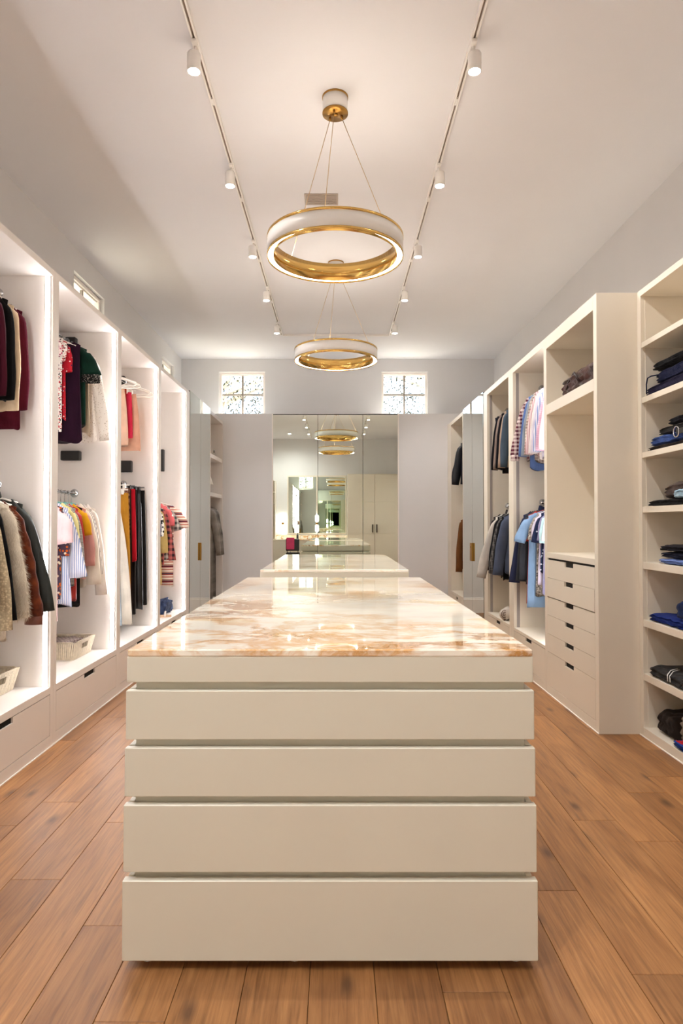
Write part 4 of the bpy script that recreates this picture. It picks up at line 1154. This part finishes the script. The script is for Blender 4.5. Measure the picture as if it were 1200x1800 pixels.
# open bay right
G('R', 10.1, 2.73, 'black quilted puffer jacket', 'the upper rail of the far right open wardrobe', f('puffer', '17181f', rough=.4, sheen=0), 'jacket', 'jacket', L=.60, sL=.62, hw=.20, spread=.14, railz=2.80, slope=.34, r0=.075, r1=.06, quilt=8, squilt=8, hang='black', dx=-.04)
G('R', 9.95, 2.73, 'charcoal hooded parka', 'the upper rail of the far right open wardrobe', f('parka', '24242c'), 'jacket', 'jacket', L=.76, sL=.62, hw=.20, spread=.08, railz=2.80, hang='black')
G('R', 10.1, 1.545, 'tan brown suede jacket', 'the lower rail of the far right open wardrobe', f('suede', '6f4726'), 'jacket', 'jacket', L=.78, sL=.78, hw=.20, spread=.08, railz=1.62, slope=.34, r0=.06, r1=.055, hang='black', dx=-.04)
G('R', 9.95, 1.545, 'dark brown leather coat', 'the lower rail of the far right open wardrobe', f('dkleather', '3f2718', rough=.45), 'coat', 'coat', L=.80, sL=.60, hw=.20, spread=.05, railz=1.62, hang='black')

# ------------------------------------------------------------------ folded clothes
def folded(x0, x1, y0, y1, z, h, layers, fabm, label, name='folded_garment', cat='clothes', seed=0, lump=.010, tilt=0.0, extra=None, group=None):
    """x0 is the side facing the aisle"""
    r = random.Random(seed * 13 + 5)
    cx, cy = (x0 + x1) / 2, (y0 + y1) / 2; hx, hy = abs(x1 - x0) / 2, (y1 - y0) / 2
    rws = []; nu, nv = 16, 44; layers = layers + 1
    off = Vector((r.uniform(0, 50), r.uniform(0, 50), r.uniform(0, 50)))
    for i in range(nu + 1):
        u = -1 + 2 * i / nu
        e = (1 - abs(u) ** 10) ** .5 if abs(u) < 1 else 0
        e = max(e, .55)
        row = []
        for j in range(nv):
            a = 2 * PI * j / nv
            c, s = math.cos(a), math.sin(a)
            px = math.copysign(abs(c) ** .38, c); pz = math.copysign(abs(s) ** .55, s)
            zz = (pz + 1) / 2
            gro = 1 - .10 * abs(math.cos(PI * zz * layers)) ** 5
            nz = noise.noise(Vector((u * 2.2, px * 2, zz * 2)) + off)
            nz2 = noise.noise(Vector((u * 5, px * 4, zz * 5)) + off) + .6 * noise.noise(Vector((u * 13, px * 9, zz * 9)) + off)
            x = px * hx * (gro if abs(px) > .8 else 1) * (.97 + .03 * e) + lump * nz2
            zf = zz * h * (1 + .16 * nz) * (.75 + .25 * e) + (lump * .6 * nz2 if zz > .05 else 0) + tilt * (px * hx)
            row.append((x, u * hy + lump * nz2, max(0, zf)))
        rws.append(row)
    t = thing(name, label, cat, (cx, cy, z + .0005), 0, group)
    MB().grid(rws, True, True, True).build('folded_body', fabm, t)
    return t
BX0, BX1 = XB + .015, XB + .36
def bcell(z, items):
    for (y0, y1, dz, h, lay, fb, lab, x0, seed) in items:
        folded(BX0 + x0, BX1, y0, y1, z + dz * 1.05, h, lay, fb, lab, seed=seed)
DN = f('navyfold', '171a35', rough=.9); BK = f('blackfold', '0f0e10'); PN = f('purplenavy', '1d1830')
bcell(2.311, [(3.75, 4.44, 0, .065, 2, PN, 'purple navy folded trousers at the bottom of the highest shelf stack', 0, 1),
              (3.75, 4.36, .066, .085, 3, DN, 'navy folded trousers with a trailing cord in the middle of the highest stack', .03, 2),
              (3.78, 4.38, .152, .055, 1, BK, 'black folded trousers topping the stack on the highest filled shelf', .02, 3)])
t = thing('drawstring', 'thin dark cord dangling from the navy trousers on the highest filled shelf', 'cord', (BX0, 4.38, 2.45))
MB().tube([(.05, -.06, -.012), (.012, .0, -.01), (-.004, .02, -.02), (-.008, .03, -.06), (-.006, .032, -.125)], .0045, 6).build('cord', DN, t)
bcell(1.935, [(3.78, 4.42, 0, .028, 1, f('brownfold', '2d241f'), 'thin dark brown cloth lying under the blue jeans pile', 0, 4),
              (3.95, 4.40, .029, .062, 2, f('jeansfold', '2a3c6c', 'wash', '3e5590', sc=18), 'mid blue folded jeans in the black and blue pile', .01, 5),
              (3.78, 4.33, .092, .05, 2, f('darkolive', '2b2826'), 'dark olive folded trousers lying on the blue jeans', .03, 6),
              (3.78, 4.24, .143, .052, 1, f('inkblack', '14131a'), 'ink black folded trousers topping the blue jeans pile', .05, 7)])
t = thing('belt', 'black belt with round silver buckle ring hanging from the dark olive trousers', 'belt', (BX0 - .01, 4.02, 1.985))
mb = MB(); mb.lathe([(.030, -.004), (.035, -.004), (.035, .004), (.030, .004)], 24, (0, 0, .03), 'x'); mb.build('buckle', M['chrome'], t)['label'] = 'round silver buckle'
MB().box(-.003, .004, -.15, .0, .014, .046, .002).build('strap', M['black'], t)
bcell(1.564, [(3.7, 4.42, 0, .042, 1, BK, 'flat black folded garment on the shelf with the bunched jacket', 0, 8),
              (3.74, 4.26, .043, .105, 2, f('taupebunch', '3f3430', 'wash', '5d4f49', sc=8), 'bunched dark taupe jacket lying on the flat black garment', .03, 9)])
folded(BX0 - .012, BX0 + .10, 3.78, 4.06, 1.564 + .045, .05, 2, f('icewash', '7d9db4', 'wash', 'a9c3d0', sc=25), 'light ice blue denim tucked before the bunched taupe jacket', seed=10)
bcell(1.188, [(3.74, 4.28, 0, .036, 1, f('periwinkle', '6a7fb8'), 'periwinkle blue folded shirt at the bottom of the neat three item stack', .0, 11),
              (3.74, 4.27, .037, .042, 1, f('midnight', '171a2c'), 'midnight navy folded shirt in the middle of the neat stack', .01, 12),
              (3.74, 4.28, .080, .04, 1, f('inky', '15131b'), 'near black folded shirt topping the neat three item stack', .005, 13)])
bcell(.796, [(3.98, 4.42, 0, .055, 2, f('royal', '15296e'), 'royal blue folded shorts lying flat beside the orange shirt', 0, 14),
             (3.66, 3.97, 0, .052, 2, f('orangefold', 'c65a1c'), 'bright orange folded shirt next to the royal blue shorts', .01, 15)])
t = folded(BX0 + .02, BX0 + .22, 3.70, 4.10, .796 + .056, .115, 1, f('navyroll', '14244a'), 'navy rolled jersey lying on the orange shirt', seed=16)
bcell(.432, [(4.02, 4.40, 0, .075, 1, f('trackblack', '101014', rough=.6), 'black navy track trousers with two white stripes on the low shelf', -.01, 17),
             (3.60, 4.01, 0, .09, 2, f('trackblack2', '131316', rough=.6), 'crumpled black track jacket beside the striped track trousers', -.012, 18)])
for k in range(2):
    pass
t = thing('piping_cord', 'pair of thin white stripes of cord lying over the black track trousers', 'cord', (BX0 - .012, 4.1, .432))
for k in range(2):
    MB().tube([(.0 + .0, .02 + k * .03, .02), (.006, .035 + k * .03, .058), (.04, .06 + k * .03, .080), (.10, .09 + k * .03, .084)], .0028, 6).build('white_stripe', M['white'], t)
bcell(.064, [(4.18, 4.38, 0, .15, 1, f('brownroll', '2a211c'), 'dark brown rolled jumper at the back of the lowest shelf', .03, 19),
             (3.55, 4.03, .041, .20, 3, f('taupeknit', '857566'), 'taupe folded knit blanket on the lowest shelf', -.005, 20),
             (3.55, 4.10, 0, .040, 2, f('bluered', '1a3a86', 'stripe', 'b01f28', sc=14, ax='z'), 'blue and red striped cloth under the taupe knit blanket', -.012, 21)])
# right niche: brown leather bag
t = folded(XR + .012, XR + .36, 4.62, 5.28, 2.469, .15, 2, f('brownleather', '2e1712', 'wash', '4b2a22', sc=9, rough=.38, sheen=0), 'brown crumpled leather bag lying on the upper shelf of the drawer unit', 'leather_bag', 'bag', seed=31, lump=.02)
MB().tube([(-.17, -.05, .05), (-.185, .0, .12), (-.15, .10, .15), (-.16, .18, .10), (-.172, .22, .04)], .009, 8).build('bag_handle', f('bagstrap', '2c1916', rough=.4), t)
o = MB().box(0, .2, 0, .10, 0, .012, .004).build('leather_wallet', M['black'], None, (XR + .02, 5.31, 2.4695)); tag(o, 'flat black wallet lying beside the brown leather bag', 'wallet')
# rolled blanket
t = thing('rolled_blanket', 'white and brown rolled blanket standing on the narrow right wardrobe floor', 'blanket', (1.885, 7.24, .3925))
MB().tube([(-.06, -.10, .068), (.0, 0, .068), (.05, .14, .068)], [.06, .066, .062], 18).build('blanket_roll', f('blanket', 'd8cdc2', 'wash', 'c9bcb0', sc=12), t)
MB().tube([(-.07, -.118, .012), (-.02, -.07, .010), (.04, .10, .010)], .010, 8).build('blanket_edge', f('blanketedge', '4a3a33', 'wash', '8a7465', sc=40), t)
sp = []
for k in range(26):
    a = k * .55; rr_ = .052 * (1 - k / 28); sp.append((-.062 + rr_ * math.cos(a) * .8, -.104, .068 + rr_ * math.sin(a)))
MB().tube(sp, .0035, 5).build('roll_spiral', f('blanketedge', '4a3a33'), t)

# ------------------------------------------------------------------ baskets
def basket(x0, x1, y0, y1, z, h, fl, label):
    t = thing('storage_basket', label, 'basket', ((x0 + x1) / 2, (y0 + y1) / 2, z))
    hx, hy = (x1 - x0) / 2, (y1 - y0) / 2
    MB().box(-hx, hx, -hy, hy, .0005, .008, .002).build('basket_base', M['rattan'], t)
    sl = MB(); li = MB()
    def slat(axis, s, u, w, z0, z1, th, mb):
        for (zz0, zz1) in ((z0, z1),):
            k0, k1 = zz0 / h * fl, zz1 / h * fl
            hh = hy if axis == 'x' else hx
            u0, u1 = u * (1 + k0 / hh), u * (1 + k1 / hh)
            b = hx if axis == 'x' else hy
            P = [(s * (b + k0), u0 - w, zz0), (s * (b + k0), u0 + w, zz0), (s * (b + k1), u1 + w, zz1), (s * (b + k1), u1 - w, zz1)]
            Q = [(p[0] - s * th, p[1], p[2]) for p in P]
            vs = P + Q
            if axis == 'y': vs = [(p[1], p[0], p[2]) for p in vs]
            mb.add(vs, [(0, 1, 2, 3), (7, 6, 5, 4), (0, 4, 5, 1), (1, 5, 6, 2), (2, 6, 7, 3), (3, 7, 4, 0)])
    for axis, hh in (('x', hy), ('y', hx)):
        n = int(hh * 2 / .0145)
        for s in (-1, 1):
            for k in range(n):
                u = -hh + .007 + k * (2 * hh - .014) / (n - 1)
                w = .0058 + .0008 * (k % 3)
                if axis == 'x' and abs(u) < .05:
                    slat(axis, s, u, w, .002, h * .52, .006, sl); slat(axis, s, u, w, h * .82, h, .006, sl)
                else:
                    slat(axis, s, u, w, .002, h, .005 + .002 * (k % 2), sl)
            slat(axis, s, 0, hh - .001, h * .93, h + .004, .010, li)
    sl.build('woven_slats', M['rattan'], t)['kind'] = 'stuff'
    li.build('basket_rim', M['rattan'], t)
    return t
basket(-2.38, -2.035, 5.08, 5.42, .3895, .14, .03, 'woven pale basket on the floor of the second left wardrobe')
folded(-2.33, -2.08, 5.12, 5.38, .3985, .125, 2, f('basketcloth', '6a5a55', 'check', '9a8a84', sc=30), 'checked grey brown cloth heaped in the second wardrobe basket', seed=41, lump=.02)
basket(-2.40, -2.065, 3.83, 4.19, .3895, .14, .03, 'woven pale basket on the floor of the nearest left wardrobe')

# shoes / boots and fallen denim in the fourth bay
folded(-2.22, -1.98, 7.55, 7.92, .3895, .16, 2, f('fallendenim', '18223f', 'wash', '3a4868', sc=20), 'crumpled dark denim dropped on the fourth left wardrobe floor', seed=51, lump=.03)
def sandal(x, y, z, label):
    t = thing('sandal', label, 'shoe', (x, y, z), .3)
    mb = MB(); pts = []
    for k in range(20):
        a = 2 * PI * k / 20; pts.append((.115 * math.cos(a), (.038 + .008 * math.cos(a)) * math.sin(a)))
    mb.prism(pts, 'z', .0005, .022); mb.build('sole', f('cork', 'c9a98a'), t)
    MB().tube([(.04, -.045, .015), (.045, -.03, .05), (.05, 0, .06), (.045, .03, .05), (.04, .045, .015)], .010, 8).build('strap', f('sandalstrap', 'd9cfc8'), t)
sandal(-1.99, 7.42, .3895, 'beige strappy sandal on the fourth left wardrobe floor')

# ------------------------------------------------------------------ behind the camera, seen in the tall mirror
def cupboard(x0, x1, label, hside):
    t = thing('tall_cupboard', label, 'cabinet', (0, 0, 0))
    MB().box(x0, x1, YN + .001, -.83, 0, 3.12, .002).build('carcass', M['cab_r'], t)
    d = MB().box(x0 + .003, x1 - .003, -.829, -.818, .08, 3.1, .001).build('door', M['cab_r'], t)
    for (a, b) in ((.09, 1.085), (1.10, 2.155), (2.17, 3.09)):
        MB().box(x0 + .008, x1 - .008, -.818, -.812, a, b, .002).build('door_panel', M['cab_r'], d)
    hx = x1 - .09 if hside > 0 else x0 + .05
    MB().box(hx, hx + .035, -.811, -.785, 1.14, 1.42, .003).build('handle', M['darkmetal'], d)
cupboard(.36, 1.275, 'tall cream cupboard beside the vanity behind the camera', 1)
cupboard(1.278, 2.19, 'tall cream cupboard nearest the right wall behind the camera', -1)
v = thing('vanity_unit', 'cream vanity with drawers against the wall behind the camera', 'cabinet', (0, 0, 0))
MB().box(-2.60, .34, YN + .001, -.90, 0, .885, .002).build('carcass', M['cab_r'], v)
for (x0, x1) in ((-2.58, -1.95), (-1.94, -1.2), (-.42, .32)):
    for (a, b) in ((.08, .36), (.365, .60), (.605, .75), (.755, .88)):
        d = MB().box(x0, x1, -.899, -.885, a, b, .002).build('drawer_front', M['cab_r'], v)
        MB().lathe([(0, 0), (.012, 0), (.015, .02), (0, .024)], 12, ((x0 + x1) / 2, -.885, (a + b) / 2), 'y', close=False).build('knob', M['darkmetal'], d)
MB().box(-2.62, .35, YN + .001, -.87, .8855, .91, .003).build('marble_top', M['onyx'], v)
MB().box(-2.09, .35, YN + .001, YN + .02, .9105, 1.05, .003).build('backsplash', M['onyx'], v)
vm = thing('vanity_mirror', 'wide cream framed mirror above the vanity behind the camera', 'mirror', (0, 0, 0))
for (a, b) in ((-1.68, -.72), (-.66, .29)):
    MB().box(a, b, YN + .012, YN + .018, 1.12, 3.06).build('mirror_panel', M['mirror'], vm)
for (a, b, z0, z1) in ((-1.72, .33, 1.07, 1.119), (-1.72, .33, 3.061, 3.11), (-1.72, -1.681, 1.1195, 3.0605), (.291, .33, 1.1195, 3.0605), (-.719, -.661, 1.1195, 3.0605)):
    MB().box(a, b, YN + .001, YN + .03, z0, z1, .002).build('frame_bar', M['cab_r'], vm)
MB().box(-1.70, .31, YN + .001, YN + .011, 1.08, 3.1).build('backing_board', M['dark'], vm)
def sconce(x, label):
    s = thing('wall_sconce', label, 'wall lamp', (x, YN + .031 if x > -1 else YN, 1.45))
    MB().box(-.03, .03, 0.001, .02, -.08, .08, .003).build('back_plate', M['brass_d'], s)
    MB().tube([(0, .02, 0), (0, .08, 0)], .012, 10).build('arm', M['brass_d'], s)
    for sg in (-1, 1):
        c = .17 * sg
        MB().lathe([(0, c - .13), (.035, c - .125), (.055, c - .09), (.055, c + .09), (.035, c + .125), (0, c + .13)], 20, (0, .09, 0), close=False).build('glass_shade', M['sconce'], s)
    MB().lathe([(0, -.045), (.04, -.04), (.04, .04), (0, .045)], 16, (0, .09, 0), close=False).build('holder', M['brass_d'], s)
sconce(-1.87, 'double glass wall sconce left of the vanity mirror behind the camera')
sconce(-.69, 'double glass wall sconce on the middle bar of the vanity mirror')
tw = thing('shelf_tower', 'cream open shelf tower in the left corner behind the camera', 'shelves', (0, 0, 0))
MB().box(XWL + .001, -2.1, YN + .001, YN + .02, .915, 2.9).build('back_panel', M['cab_r'], tw)
MB().box(-2.125, -2.1, YN + .021, -1.05, .9115, 2.9, .002).build('side_panel', M['cab_r'], tw)
for z in (1.30, 1.70, 2.10, 2.50, 2.9): MB().box(XWL + .001, -2.126, YN + .021, -1.05, z, z + .025, .002).build('shelf', M['cab_r'], tw)
for (x, h_, lab) in ((-1.35, .22, 'slim black diffuser bottle on the vanity'), (-1.2, .13, 'squat cream jar on the vanity'), (-.95, .12, 'small brass tray candle on the vanity')):
    t = thing('vanity_bottle', lab, 'bottle', (x, -1.15, .9105))
    MB().lathe([(0, 0), (.035, 0), (.038, .02), (.036, h_ * .6), (.014, h_ * .75), (.014, h_ * .9), (0, h_ * .9)], 16, close=False).build('bottle_body', M['whiteplastic'] if h_ < .2 else M['black'], t)
    MB().lathe([(0, h_ * .9), (.016, h_ * .9), (.016, h_), (0, h_)], 12, close=False).build('stopper', M['brass_d'], t)
ch = thing('vanity_chair', 'dark vanity chair draped with a pink shirt behind the camera', 'chair', (-1.45, -.35, 0))
MB().box(-.22, .22, -.22, .22, .42, .49, .02).build('seat', M['black'], ch)
MB().box(-.22, .22, .19, .235, .55, .95, .02).build('backrest', M['black'], ch)
for sx in (-1, 1):
    for sy in (-1, 1): MB().tube([(sx * .19, sy * .19, 0), (sx * .185, sy * .185, .42)], [.014, .018], 8).build('leg', M['darkmetal'], ch)
    MB().tube([(sx * .18, .2, .48), (sx * .18, .215, .56)], .014, 8).build('back_post', M['darkmetal'], ch)
o = MB().box(-.20, .06, .236, .262, .60, .97, .012).box(-.20, .06, .165, .262, .955, .985, .01).build('pink_shirt', f('pinkdrape', 'd24a72'), None, (-1.45, -.35, 0))
tag(o, 'pink shirt hung over the dark vanity chair back', 'shirt')
